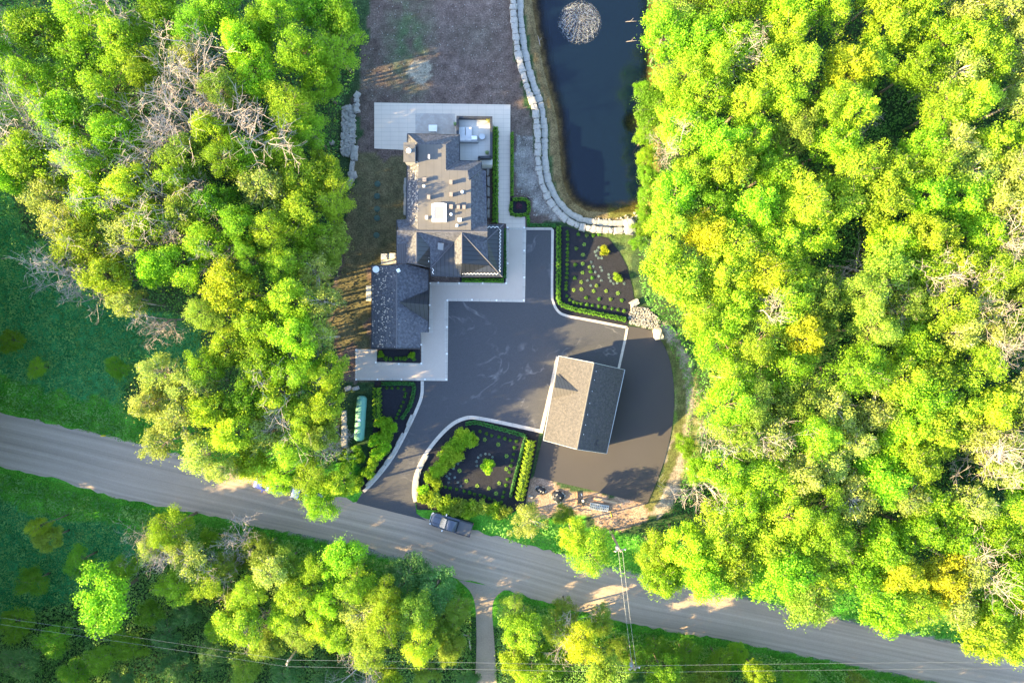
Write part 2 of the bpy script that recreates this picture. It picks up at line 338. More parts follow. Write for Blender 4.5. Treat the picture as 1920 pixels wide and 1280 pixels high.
# ------------------------------------------------------------------ ground
def build_ground():
    xs = np.concatenate([np.arange(-400, -90, 10.), np.arange(-90, 90.01, .45), np.arange(100, 401, 10.)])
    ys = np.concatenate([np.arange(-400, -66, 10.), np.arange(-66, 66.01, .45), np.arange(76, 401, 10.)])
    X, Y = np.meshgrid(xs, ys); nx, ny = len(xs), len(ys)
    pond = W(POND); pd = seg_dist(X, Y, pond, True); ins = inpoly(X, Y, pond)
    Z = np.where(ins, -np.clip(pd * .42, 0, 1.9), 0)
    n1 = vnoise(X, Y, 6, 1); n2 = vnoise(X, Y, 1.6, 2); n3 = vnoise(X, Y, .7, 3); n4 = vnoise(X, Y, 14, 4)
    jx = X + (vnoise(X, Y, 2.2, 5) - .5) * 2.4; jy = Y + (vnoise(X, Y, 2.2, 6) - .5) * 2.4
    C = np.zeros(X.shape + (3,))
    def put(mask, a, b, t):
        t = np.clip(t, 0, 1)[..., None]; c = np.array(a) * (1 - t) + np.array(b) * t; C[mask] = c[mask]
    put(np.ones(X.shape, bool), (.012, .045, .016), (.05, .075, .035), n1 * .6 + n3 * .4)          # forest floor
    for mp in (MEADOW_L, MEADOW_S): put(inpoly(jx, jy, W(mp)), (.02, .14, .04), (.05, .22, .07), n1 * .5 + n2 * .5)
    rd = seg_dist(X, Y, W(ROAD_C)); put(rd < 7.3 + 2 * n2, (.035, .18, .015), (.09, .28, .03), n2)
    yard = inpoly(jx, jy, W(YARD)); t = n2 * .45 + n3 * .55
    put(yard, (.070, .050, .045), (.145, .112, .100), t)
    gw = np.clip((n4*.6 + n1*.4 - .5)*3, 0, 1)*np.clip(n3 + .2, 0, 1)*.45*yard; C[...] = C*(1 - gw[..., None]) + np.array((.04, .065, .04))*gw[..., None]
    gw = np.clip(1.25 - np.hypot(X - P(768, 0)[0], (Y - P(0, 80)[1]) / 2.4)/3.4, 0, 1)*np.clip(n3*1.3 + n2*.5 - .25, 0, 1)*.75*yard; C[...] = C*(1 - gw[..., None]) + np.array((.035, .09, .03))*gw[..., None]
    sand = yard & (np.hypot(X - P(787, 0)[0], Y - P(0, 134)[1]) < 1.3 + n3); C[sand] = (.22, .20, .16)
    lawn = inpoly(jx, jy, W([(672, 290), (765, 288), (765, 410), (745, 500), (700, 500), (695, 655), (640, 660), (620, 560), (650, 430)]))
    put(lawn, (.050, .058, .030), (.14, .115, .065), n1 * .35 + n3 * .35 + n2 * .3)
    st = inpoly(jx, jy, W([(966, 250), (1004, 250), (1010, 320), (1030, 372), (1050, 412), (995, 410), (990, 372), (966, 370)]))
    put(st, (.07, .065, .06), (.26, .25, .235), n2 * .5 + n3 * .6)
    put(inpoly(jx, jy, W(DIRT)), (.20, .13, .095), (.33, .245, .19), n2 * .4 + n3 * .6)
    bd = seg_dist(X, Y, W(PATH)); put(bd < 1.25 + n3 * .7, (.17, .145, .115), (.30, .27, .23), n3)
    bd = seg_dist(X, Y, W([(1272, 700), (1290, 760), (1285, 840), (1270, 880)])); put((bd < 1.5 + n2) & (seg_dist(X, Y, W(PATH)) > 1.0), (.06, .13, .015), (.22, .20, .11), n3)
    bd = seg_dist(X, Y, W(BERM)); put(bd < .55 + n3 * .3, (.05, .07, .02), (.12, .12, .05), n3)
    top = inpoly(jx, jy, W([(-60, 0), (10, 20), (22, 100), (14, 140), (-60, 160)])); put(top, (.25, .2, .14), (.42, .36, .28), n3)
    bl = inpoly(jx, jy, W([(1105, 436), (1180, 430), (1195, 500), (1180, 560), (1165, 480), (1140, 445)])); put(bl, (.04, .08, .02), (.10, .13, .05), n3)
    sh = ins | (pd < .5); put(sh, (.085, .062, .03), (.17, .135, .075), n2 * .4 + n3 * .6)
    mud = ins & (pd > 1.4); C[mud] = (.05, .04, .025); wd = ins & (X > P(1140, 0)[0]); C[wd] = (.12, .12, .03)
    ms = seg_dist(X, Y, W(ROAD_C)) < 3; C[ms] = (.2, .19, .17)
    col = np.concatenate([C.reshape(-1, 3), np.ones((nx * ny, 1))], 1)
    me = bpy.data.meshes.new('ground'); v = np.stack([X.ravel(), Y.ravel(), Z.ravel()], 1)
    i = np.arange(nx * ny).reshape(ny, nx); q = np.stack([i[:-1, :-1], i[:-1, 1:], i[1:, 1:], i[1:, :-1]], -1).reshape(-1, 4)
    me.from_pydata(v.tolist(), [], q.tolist()); a = me.color_attributes.new('Col', 'FLOAT_COLOR', 'POINT'); a.data.foreach_set('color', col.ravel())
    me.polygons.foreach_set('use_smooth', [True] * len(me.polygons))
    m = bpy.data.materials.new('ground'); m.use_nodes = True; t = m.node_tree; b = t.nodes['Principled BSDF']
    b.inputs['Roughness'].default_value = .95; b.inputs['Specular IOR Level'].default_value = .1
    at = t.nodes.new('ShaderNodeAttribute'); at.attribute_name = 'Col'; tc = t.nodes.new('ShaderNodeTexCoord')
    last = at.outputs['Color']
    for sc, lo, hi in ((1.1, .75, 1.3), (4.5, .6, 1.45), (13, .55, 1.6)):
        nz = t.nodes.new('ShaderNodeTexNoise'); nz.inputs['Scale'].default_value = sc; nz.inputs['Detail'].default_value = 4
        t.links.new(tc.outputs['Object'], nz.inputs['Vector']); mr = t.nodes.new('ShaderNodeMapRange')
        mr.inputs[1].default_value = .3; mr.inputs[2].default_value = .7; mr.inputs[3].default_value = lo; mr.inputs[4].default_value = hi
        t.links.new(nz.outputs['Fac'], mr.inputs[0]); vm = t.nodes.new('ShaderNodeVectorMath'); vm.operation = 'SCALE'
        t.links.new(last, vm.inputs[0]); t.links.new(mr.outputs[0], vm.inputs['Scale']); last = vm.outputs[0]
    t.links.new(last, b.inputs['Base Color'])
    bp = t.nodes.new('ShaderNodeBump'); bp.inputs['Strength'].default_value = .6; bp.inputs['Distance'].default_value = .08
    t.links.new(nz.outputs['Fac'], bp.inputs['Height']); t.links.new(bp.outputs[0], b.inputs['Normal'])
    me.materials.append(m); o = link(bpy.data.objects.new('ground', me)); tag(o, kind='structure')
build_ground()

def sheet(name, pts, z, m, kind='structure'):
    b = MB(); b.poly([(*p, z) for p in W(pts)]); o = b.build(name, m); tag(o, kind=kind); return o
def ribbon(name, pts, width, z0, z1, m, off=0):
    """a raised strip (kerb) following a line of photo pixels"""
    p = [np.array(q) for q in W(pts)]; L, Rr = [], []
    for i in range(len(p)):
        a = p[max(i-1, 0)]; c = p[min(i+1, len(p)-1)]; d = c - a; d = d / (np.hypot(*d) + 1e-9); n = np.array((-d[1], d[0]))
        k = 1.0
        if 0 < i < len(p) - 1:
            d1 = p[i] - a; d1 /= np.hypot(*d1) + 1e-9; k = min(1.6, 1 / max(.5, abs(np.dot(n, (-d1[1], d1[0])))))
        L.append(p[i] + n * (width/2 + off) * k); Rr.append(p[i] - n * (width/2 - off) * k)
    b = MB(); N = len(p)
    for q in (L, Rr):
        for z in (z0, z1): b.v += [(x, y, z) for x, y in q]
    for i in range(N - 1):
        b.f += [(N+i, 3*N+i, 3*N+i+1, N+i+1)[::-1], (i, N+i, N+i+1, i+1)[::-1], (2*N+i, 2*N+i+1, 3*N+i+1, 3*N+i)[::-1]]; b.m += [0]*3
    b.f += [(0, 2*N, 3*N, N), (N-1, 2*N-1, 4*N-1, 3*N-1)]; b.m += [0, 0]
    return b.build(name, m)

# gravel road with wheel tracks running along it
def road_mat():
    m = mat('gravel', (.37, .295, .235), .9, noise=[(.3, .4, (.31, .25, .20)), (5, .4, (.44, .36, .29)), (16, .5, (.25, .205, .165))], bump=(16, .4, .03))
    t = m.node_tree; b = t.nodes['Principled BSDF']
    at = t.nodes.new('ShaderNodeAttribute'); at.attribute_name = 'across'; tc = t.nodes.new('ShaderNodeTexCoord')
    cb = t.nodes.new('ShaderNodeCombineXYZ'); t.links.new(at.outputs['Fac'], cb.inputs[1])
    sx = t.nodes.new('ShaderNodeSeparateXYZ'); t.links.new(tc.outputs['Object'], sx.inputs[0])
    mm = t.nodes.new('ShaderNodeMath'); mm.operation = 'MULTIPLY'; mm.inputs[1].default_value = .012; t.links.new(sx.outputs[0], mm.inputs[0]); t.links.new(mm.outputs[0], cb.inputs[0])
    nz = t.nodes.new('ShaderNodeTexNoise'); nz.inputs['Scale'].default_value = 1.7; nz.inputs['Detail'].default_value = 4; t.links.new(cb.outputs[0], nz.inputs['Vector'])
    mr = t.nodes.new('ShaderNodeMapRange'); mr.inputs[1].default_value = .35; mr.inputs[2].default_value = .65; mr.inputs[3].default_value = .82; mr.inputs[4].default_value = 1.14
    t.links.new(nz.outputs['Fac'], mr.inputs[0]); vm = t.nodes.new('ShaderNodeVectorMath'); vm.operation = 'SCALE'
    t.links.new(b.inputs['Base Color'].links[0].from_socket, vm.inputs[0]); t.links.new(mr.outputs[0], vm.inputs['Scale']); t.links.new(vm.outputs[0], b.inputs['Base Color'])
    return m
M['gravel'] = road_mat()
def strip_between(name, A, B, z, m, n=14):
    A = smooth_line(A, 12); B = smooth_line(B, 12)
    def resamp(L, k):
        L = np.array(L); s = np.concatenate([[0], np.cumsum(np.hypot(*np.diff(L, axis=0).T))]); t = np.linspace(0, s[-1], k)
        return np.stack([np.interp(t, s, L[:, 0]), np.interp(t, s, L[:, 1])], 1)
    K = 400; a = resamp(W(A), K); b = resamp(W(B), K); rs = np.random.RandomState(3)
    ja = vnoise(np.arange(K)*1., np.zeros(K), 2.0, 8)*.5; jb = vnoise(np.arange(K)*1., np.zeros(K), 2.0, 9)*.5
    d = b - a; d = d / np.hypot(d[:, 0], d[:, 1])[:, None]
    vs = []; ac = []
    for i in range(n + 1):
        t = i / n; q = a * (1-t) + b * t; q = q + d*ja[:, None] if i == 0 else q - d*jb[:, None] if i == n else q; vs += [(x, y, z + .06*math.sin(math.pi*t)) for x, y in q]; ac += [t * 8] * K
    fs = [(i*K+k, (i+1)*K+k, (i+1)*K+k+1, i*K+k+1) for i in range(n) for k in range(K-1)]
    me = bpy.data.meshes.new(name); me.from_pydata(vs, [], fs); me.attributes.new('across', 'FLOAT', 'POINT').data.foreach_set('value', ac)
    me.materials.append(m); o = link(bpy.data.objects.new(name, me)); tag(o, kind='structure'); return o
strip_between('gravel_road', ROAD_T, ROAD_B, .03, M['gravel'])
M['lane'] = mat('lane_gravel', (.30, .245, .205), .9, noise=[(.5, .6, (.20, .165, .14)), (6, .5, (.38, .32, .27))], bump=(14, .4, .03))
def lane_sheet():
    b = MB(); b.poly([(*p, .018) for p in W(LANE)]); o = b.build('side_lane', M['lane']); tag(o, kind='structure')
lane_sheet()
sheet('asphalt_driveway', ASPH, .075, M['asphalt']); 
sheet('asphalt_yard', ASPH2, .078, M['asphalt_new'])
sheet('concrete_walk', CONC, .10, M['concrete'])
o = sheet('terrace_paving', PAVE, .095, M['paver'])
for n, b_ in (('planting_bed', BED_A), ('planting_bed', BED_B), ('planting_bed', BED_C), ('planting_bed', BED_D), ('planting_bed', BED_E), ('planting_bed', BED_F)):
    sheet(n, b_, .05 if b_ not in (BED_D, BED_E, BED_F) else .108, M['mulch'])
sheet('sunken_court', [(779, 213), (853, 214), (853, 254), (779, 252)], .102, M['court'])
# concrete edging
def edging(pts, label, w_=.34, z1=.125):
    return tag(ribbon('concrete_edging', pts, w_, .0, z1, M['concrete_band']), label, 'kerb')
i2 = lambda a: [(x, y) for x, y in a]
edging([(952, 429), (983, 430), (982, 564), (841, 562), (837, 564), (837, 711), (668, 710), (669, 656), (706, 657), (705, 682), (792, 683), (792, 624), (808, 623), (808, 532), (950, 533), (952, 429)], 'pale concrete band running round the grey concrete walk by the house')
edging([(985, 429), (1034, 429)] + smooth_line([(1036, 432), (1035, 545), (1037, 565), (1046, 583), (1063, 592), (1110, 601), (1176, 614)], 4), 'pale kerb curving round the planting bed below the pond')
edging([(1176, 614), (1172, 636), (1160, 690)], 'straight pale strip between the two asphalt areas above the detached garage')
edging([(1046, 668), (1033, 730), (1014, 811)], 'wide pale strip along the left side of the detached garage', .5)
edging(smooth_line([(1014, 808), (960, 796), (900, 784), (875, 783), (848, 795), (820, 822), (795, 856), (780, 890), (776, 920), (779, 940)], 5), 'pale kerb curving round the island bed right of the driveway mouth', .5, .14)
edging(smooth_line([(682, 921), (706, 896), (736, 857), (763, 807), (783, 764), (791, 740), (792, 714)], 5), 'pale kerb along the left side of the driveway mouth', .42, .14)
# tiny round lights let into the concrete band
lights = [(952, 427), (983, 427), (983, 470), (983, 520), (982, 563), (931, 563), (885, 562), (839, 563), (838, 613), (838, 663), (837, 711), (797, 711), (753, 711), (708, 711), (668, 711), (668, 656), (705, 679), (748, 682), (790, 681), (790, 646), (805, 615), (806, 572), (807, 531), (822, 530), (861, 531), (905, 531), (949, 531), (952, 494)]
b = MB(); b.disc((0, 0, 0), .13, .02, 10); L0 = None
for k, (x, y) in enumerate(lights):
    if L0 is None: o = L0 = b.build('ground_light', M['white'])
    else: o = link(L0.copy())
    p = P(x, y); o.location = (p.x, p.y, .127)
    tag(o, 'tiny white light in the pale band of the walk, %s clockwise from the path' % ordw(k + 1), 'light', 'round lights in the edge of the walk')

# ------------------------------------------------------------------ pond water and fountain
def build_water():
    pond = W(POND); xs = np.arange(-2, 26, .5); ys = np.arange(10, 70, .5); X, Y = np.meshgrid(xs, ys)
    pts = smooth_line(POND, 1, True); me = bpy.data.meshes.new('pond_water')
    nx, ny = len(xs), len(ys); ins = inpoly(X, Y, pond); pd = seg_dist(X, Y, pond, True); dep = np.where(ins, pd, -pd)
    for wx, wy, wr in ((1184, 226, 2.2),):
        q = P(wx, wy); dep = np.where(ins, np.minimum(dep, .9 + 4.5*(np.hypot(X-q.x, (Y-q.y)*.7)/wr)**2), dep)
    i = np.arange(nx*ny).reshape(ny, nx); q = np.stack([i[:-1, :-1], i[:-1, 1:], i[1:, 1:], i[1:, :-1]], -1).reshape(-1, 4)
    me.from_pydata(np.stack([X.ravel(), Y.ravel(), np.full(nx*ny, -.32)], 1).tolist(), [], q[(dep.ravel()[q] > .2).any(1)].tolist())
    me.attributes.new('depth', 'FLOAT', 'POINT').data.foreach_set('value', dep.ravel())
    m = bpy.data.materials.new('pond_water'); m.use_nodes = True; t = m.node_tree; b = t.nodes['Principled BSDF']
    b.inputs['Base Color'].default_value = (.002, .007, .017, 1); b.inputs['Roughness'].default_value = .12; b.inputs['Specular IOR Level'].default_value = .42
    nz = t.nodes.new('ShaderNodeTexNoise'); nz.inputs['Scale'].default_value = 3.5; nz.inputs['Detail'].default_value = 4
    tc = t.nodes.new('ShaderNodeTexCoord'); t.links.new(tc.outputs['Object'], nz.inputs['Vector'])
    bp = t.nodes.new('ShaderNodeBump'); bp.inputs['Strength'].default_value = .15; bp.inputs['Distance'].default_value = .05
    t.links.new(nz.outputs['Fac'], bp.inputs['Height']); t.links.new(bp.outputs[0], b.inputs['Normal'])
    at = t.nodes.new('ShaderNodeAttribute'); at.attribute_name = 'depth'; mr = t.nodes.new('ShaderNodeMapRange')
    mr.inputs[1].default_value = 1.1; mr.inputs[2].default_value = 2.7; mr.inputs[3].default_value = .15; mr.interpolation_type = 'SMOOTHSTEP'
    nz2 = t.nodes.new('ShaderNodeTexNoise'); nz2.inputs['Scale'].default_value = .9; t.links.new(tc.outputs['Object'], nz2.inputs['Vector'])
    ad = t.nodes.new('ShaderNodeMath'); ad.operation = 'ADD'; sb = t.nodes.new('ShaderNodeMath'); sb.operation = 'SUBTRACT'; sb.inputs[1].default_value = .5
    t.links.new(nz2.outputs['Fac'], sb.inputs[0]); t.links.new(sb.outputs[0], ad.inputs[0]); t.links.new(at.outputs['Fac'], ad.inputs[1]); t.links.new(ad.outputs[0], mr.inputs[0])
    tr = t.nodes.new('ShaderNodeBsdfTransparent'); tr.inputs[0].default_value = (.85, .8, .7, 1); ms = t.nodes.new('ShaderNodeMixShader')
    t.links.new(mr.outputs[0], ms.inputs[0]); t.links.new(tr.outputs[0], ms.inputs[1]); t.links.new(b.outputs[0], ms.inputs[2]); t.links.new(ms.outputs[0], t.nodes['Material Output'].inputs[0])
    me.materials.append(m); o = link(bpy.data.objects.new('pond_water', me)); tag(o, kind='structure')
build_water()
def build_fountain():
    c = P(1087, 42); zw = -.32
    root = empty('pond_fountain', (c.x, c.y, zw)); tag(root, 'white jets and spray of the floating fountain in the pond', 'fountain')
    f = MB(); f.disc((0, 0, 0), .45, .18, 20, .35); f.build('float', M['trim_dark'], root)
    n = MB(); n.disc((0, 0, .18), .12, .25, 12, .07); n.build('nozzle', M['steel'], root)
    mw = mat('spray', (.85, .87, .9), .6); t = mw.node_tree
    tr = t.nodes.new('ShaderNodeBsdfTransparent'); ms = t.nodes.new('ShaderNodeMixShader'); ms.inputs[0].default_value = .2
    t.links.new(tr.outputs[0], ms.inputs[1]); t.links.new(t.nodes['Principled BSDF'].outputs[0], ms.inputs[2]); t.links.new(ms.outputs[0], t.nodes['Material Output'].inputs[0])
    rs = random.Random(5); jets = MB(); N = 22
    for k in range(N):
        a = 2*math.pi*k/N + rs.uniform(-.05, .05); Rr = rs.uniform(2.4, 2.9); h = 2.6; seg = 14; pts = []; rad = []
        for i in range(seg + 1):
            u = i/seg; r = Rr*u; z = .4 + 4*h*u*(1-u)*.9 - .3*u
            pts.append((r*math.cos(a), r*math.sin(a), max(z, .02))); rad.append(.012 + .02*u)
        jets.tube(pts, rad, 4)
    mj = mw.copy(); mj.name = 'jet_water'
    for nd in mj.node_tree.nodes:
        if nd.type == 'MIX_SHADER': nd.inputs[0].default_value = .06
    jets.build('jets', mj, root)
    dr = MB(); streak = [2*math.pi*i/24 + rs.uniform(-.07, .07) for i in range(24)]
    for k in range(11000):
        u = min(1.04, abs(rs.gauss(.72, .26))); a = rs.choice(streak) + rs.gauss(0, .07) if rs.random() < .6 else rs.uniform(0, 2*math.pi)
        if 1.0 < a % 6.283 < 2.1 and rs.random() < .55: continue
        if u > .9 and rs.random() < .4: continue
        r = 2.85*u; z = max(.03, .4 + 4*2.4*u*(1-u)*rs.uniform(.2, 1)); q = rs.uniform(.008, .022)
        p = Vector((r*math.cos(a), r*math.sin(a), z)); d1 = Vector((math.cos(a), math.sin(a), rs.gauss(0, .3)))*q*1.6; d2 = Vector((rs.gauss(0, 1), rs.gauss(0, 1), rs.gauss(0, .4))).normalized()*q*.6
        dr.face([p-d1, p-d2, p+d1, p+d2])
    o = dr.build('droplets', mw, root); tag(o, kind='stuff')
    fo = MB(); fo.v = [(0, 0, .015)] + [((2.7 + .12*math.sin(5*a/8) + .1*math.sin(11*a/8))*math.cos(a/64*2*math.pi), (2.7 + .12*math.sin(5*a/8) + .1*math.sin(11*a/8))*math.sin(a/64*2*math.pi), .015) for a in range(64)]
    fo.f = [(0, 1+i, 1+(i+1) % 64) for i in range(64)]; fo.m = [0]*64
    mf = mat('foam', (.8, .82, .84), .7); t = mf.node_tree; tc = t.nodes.new('ShaderNodeTexCoord'); nz = t.nodes.new('ShaderNodeTexNoise'); nz.inputs['Scale'].default_value = 3.2; nz.inputs['Detail'].default_value = 8
    t.links.new(tc.outputs['Object'], nz.inputs['Vector']); mr = t.nodes.new('ShaderNodeMapRange'); mr.inputs[1].default_value = .42; mr.inputs[2].default_value = .75; mr.inputs[4].default_value = .2; t.links.new(nz.outputs['Fac'], mr.inputs[0])
    tr = t.nodes.new('ShaderNodeBsdfTransparent'); ms = t.nodes.new('ShaderNodeMixShader'); t.links.new(mr.outputs[0], ms.inputs[0]); t.links.new(tr.outputs[0], ms.inputs[1]); t.links.new(t.nodes['Principled BSDF'].outputs[0], ms.inputs[2]); t.links.new(ms.outputs[0], t.nodes['Material Output'].inputs[0])
    fo.build('foam', mf, root)
build_fountain()

# ------------------------------------------------------------------ leaves
def leaf_mesh(name, pos, nrm, size, rnd, m, seed=0, aspect=.62):
    """pos,nrm (n,3), size (n,) -> mesh of rhombic leaf faces"""
    n = len(pos); rs = np.random.RandomState(seed)
    nrm = nrm / (np.linalg.norm(nrm, axis=1)[:, None] + 1e-9)
    a = rs.normal(size=(n, 3)); u = np.cross(nrm, a); u /= np.linalg.norm(u, axis=1)[:, None] + 1e-9; v = np.cross(nrm, u)
    s = size[:, None]
    V = np.stack([pos - u*s*.5, pos + v*s*.5*aspect - u*s*.05, pos + u*s*.5, pos - v*s*.5*aspect - u*s*.05], 1).reshape(-1, 3)
    me = bpy.data.meshes.new(name); me.vertices.add(4*n); me.vertices.foreach_set('co', V.ravel())
    me.loops.add(4*n); me.loops.foreach_set('vertex_index', np.arange(4*n)); me.polygons.add(n)
    me.polygons.foreach_set('loop_start', np.arange(0, 4*n, 4)); me.polygons.foreach_set('loop_total', np.full(n, 4))
    at = me.attributes.new('rnd', 'FLOAT', 'FACE'); at.data.foreach_set('value', np.clip(rnd, 0, 1).astype(np.float32))
    me.materials.append(m); me.update(calc_edges=True); me.validate(); return me
def clump_leaves(rs, centers, radii, counts, squash=.8, up=.35):
    pos, nrm = [], []
    for c, r, k in zip(centers, radii, counts):
        d = rs.normal(size=(k, 3)); d /= np.linalg.norm(d, axis=1)[:, None]
        rr = r * rs.uniform(.3, 1.14, (k, 1))**.7; p = c + d * rr * np.array([1, 1, squash])
        pos.append(p); nrm.append(d*.8 + rs.normal(size=(k, 3))*.7 + np.array([0, 0, up]))
    return np.concatenate(pos), np.concatenate(nrm)
def tree_variant(seed, nclump=52, nleaf=7500, shape='round', leaf=.30):
    rs = np.random.RandomState(seed); RR = 4.4; zc = 10.2; hz = 3.5 if shape != 'tall' else 4.3
    ph = rs.uniform(0, 6.28, 3); C = []; rad = []
    while len(C) < nclump:
        d = rs.normal(size=3); d /= np.linalg.norm(d)
        if d[2] < -.45: continue
        az = math.atan2(d[1], d[0]); lob = 1 + .20*math.sin(2*az + ph[0]) + .16*math.sin(3*az + ph[1]) + .10*math.sin(5*az + ph[2])
        u = rs.uniform(.25, 1)**.42; xy = RR*.80*lob*u; C.append(np.array([d[0]*xy, d[1]*xy, zc + d[2]*hz*u*.85]))
        rad.append(rs.uniform(.62, 1.35))
    rad = np.array(rad); cnt = (rad**2 / (rad**2).sum() * nleaf).astype(int) + 5
    pos, nrm = clump_leaves(rs, C, rad, cnt, .7, .5)
    k = int(nleaf*.035); d = rs.normal(size=(k, 3)); d /= np.linalg.norm(d, axis=1)[:, None]   # sparse outer sprays
    p2 = d*np.array([RR*1.02, RR*1.02, hz])*rs.uniform(.8, 1.08, (k, 1)) + np.array([0, 0, zc]); keep = d[:, 2] > -.3
    pos = np.concatenate([pos, p2[keep]]); nrm = np.concatenate([nrm, d[keep] + rs.normal(size=(keep.sum(), 3))*.5])
    n = len(pos); size = rs.uniform(.6, 1.35, n)*leaf; cl = vnoise(pos[:, 0]+50, pos[:, 1]+pos[:, 2]*.7+50, 1.1, seed)
    me = leaf_mesh('crown', pos, nrm, size, cl*.6 + rs.rand(n)*.5 - .05, M['lf_lime'], seed)
    t = MB(); r2 = random.Random(seed); top = Vector((r2.uniform(-.4, .4), r2.uniform(-.4, .4), zc + hz*.55))
    t.tube([(0, 0, -.1), (r2.uniform(-.1, .1), r2.uniform(-.1, .1), zc*.35), (top.x*.5, top.y*.5, zc*.75), tuple(top)], [.30, .22, .15, .04], 8)
    for i in r2.sample(range(nclump), 24):
        c = Vector(C[i]); z0 = max(zc*.35, min(zc*.95, c.z - (c.xy.length)*.7)); s0 = Vector((top.x*.4, top.y*.4, z0)); mid = s0.lerp(c, .5) + Vector((r2.uniform(-.3, .3), r2.uniform(-.3, .3), .35))
        e = c + (c - s0).normalized()*rad[i]*.9; t.tube([s0, mid, c, e], [.10, .07, .045, .015], 5)
        for q in range(3):
            dd = Vector((r2.gauss(0, 1), r2.gauss(0, 1), r2.gauss(.3, .6))).normalized(); t.tube([mid.lerp(c, r2.random()), c + dd*rad[i]*.9], [.03, .01], 3)
    tm = bpy.data.meshes.new('trunk'); tm.from_pydata(t.v, [], t.f); tm.materials.append(M['bark']); tm.polygons.foreach_set('use_smooth', [True]*len(tm.polygons))
    return me, tm
TV = [tree_variant(11 + i*7, 50 + (i % 4)*8, 10500, 'tall' if i % 3 == 2 else 'round', (.25, .28, .22)[i % 3]) for i in range(9)]
TVP = [tree_variant(201 + i*7, 40, 5000, 'round', .28) for i in range(3)]                         # thinner crowns, limbs showing
def dead_variant(seed, h=10.5, spread=1.0):
    rs = random.Random(seed); t = MB()
    def grow(p, d, L, r, lev):
        n = 3; pts = [p]; rad = [r]; q = p.copy(); dd = d.copy()
        for i in range(n):
            dd = (dd + Vector((rs.gauss(0, .13), rs.gauss(0, .13), rs.gauss(.02, .08)))).normalized(); q = q + dd*L/n; pts.append(q.copy()); rad.append(max(r*(1-.55*(i+1)/n), .012))
        t.tube(pts, rad, 5 if lev < 2 else 3, False)
        if lev >= 4: return
        k = (7, 5, 4, 3)[lev]
        for j in range(k):
            u = rs.uniform(.3, 1) if lev else rs.uniform(.45, 1.0); i = min(int(u*n), n-1); s = pts[i].lerp(pts[i+1], u*n - i)
            ax = Vector((rs.gauss(0, 1), rs.gauss(0, 1), rs.gauss(0, .5))).normalized(); nd = (dd*.55 + ax*.85*spread + Vector((0, 0, .12))).normalized()
            grow(s, nd, L*rs.uniform(.45, .72)*(.72 if lev == 0 else 1), max(r*.42*(1.15-u*.3), .014), lev+1)
    grow(Vector((0, 0, 0)), Vector((rs.uniform(-.08, .08), rs.uniform(-.08, .08), 1)).normalized(), h*.85, .20, 0)
    me = bpy.data.meshes.new('bare_branches'); me.from_pydata(t.v, [], t.f); me.materials.append(M['deadwood']); return me
DV = [dead_variant(31 + i) for i in range(4)]
BANDS = [(70, 'level with the fountain'), (190, 'level with the yard above the terrace'), (290, 'level with the terrace'), (390, 'level with the flat roof'),
         (480, 'level with the foot of the pond'), (600, 'level with the spotted planting bed'), (700, 'level with the lower end of the house'), (800, 'level with the detached garage'),
         (900, 'level with the island bed'), (1000, 'level with the parked pickup'), (1110, 'level with the pole by the road'), (1190, 'level with the head of the side lane'), (3000, 'along the bottom edge')]
TREES = []
COLN = {'lime': 'lime green', 'yellow': 'yellow green', 'gold': 'golden yellow', 'pale': 'pale silvery green', 'olive': 'olive green', 'green': 'mid green', 'deep': 'dark green', 'dull': 'dull green'}
def leafy(px, py, rpx, col, h=None, zone='left', v=None, bare=False, z0=0):
    """px,py: where the crown's middle shows; rpx its radius there"""
    rs = random.Random(int(px*31 + py*17)); h = h or rs.uniform(12, 16); zc = h*.72
    c = P(px, py, zc + z0); r = rpx/S*(CAMH - zc)/CAMH; sxy = r/4.4; sz = h/14.3
    cm, tm = (TVP if bare else TV)[v % 3 if (v is not None and bare) else (v if v is not None else rs.randrange(3 if bare else len(TV)))]
    shrub = h < 7.5
    root = empty('shrub_or_low_tree' if shrub else 'broadleaf_tree', (c.x, c.y, z0), rs.uniform(0, 6.28)); root.scale = (sxy, sxy*rs.uniform(.92, 1.08), sz)
    for me, nm, mm in ((cm, 'crown', M['lf_' + col]), (tm, 'trunk', M['bark_pale' if bare else 'bark'])):
        o = bpy.data.objects.new(nm, me); SC.collection.objects.link(o); o.parent = root; o.material_slots[0].link = 'OBJECT'; o.material_slots[0].material = mm
    TREES.append((root, px, py, col, zone, 'shrub' if shrub else 'tree')); return root
def dead(px, py, h, v=0, sc=1.0, zone='left'):
    rs = random.Random(int(px + py)); c = P(px, py, h*.75); root = link(bpy.data.objects.new('bare_tree', DV[v % 4]))
    root.location = (c.x, c.y, 0); root.rotation_euler = (rs.uniform(-.05, .05), rs.uniform(-.05, .05), rs.uniform(0, 6.28)); k = h/10.5; root.scale = (sc, sc, k)
    TREES.append((root, px, py, 'bare', zone, 'dead')); return root
def in_px(x, y, poly): return bool(inpoly(np.array([float(x)]), np.array([float(y)]), poly)[0])

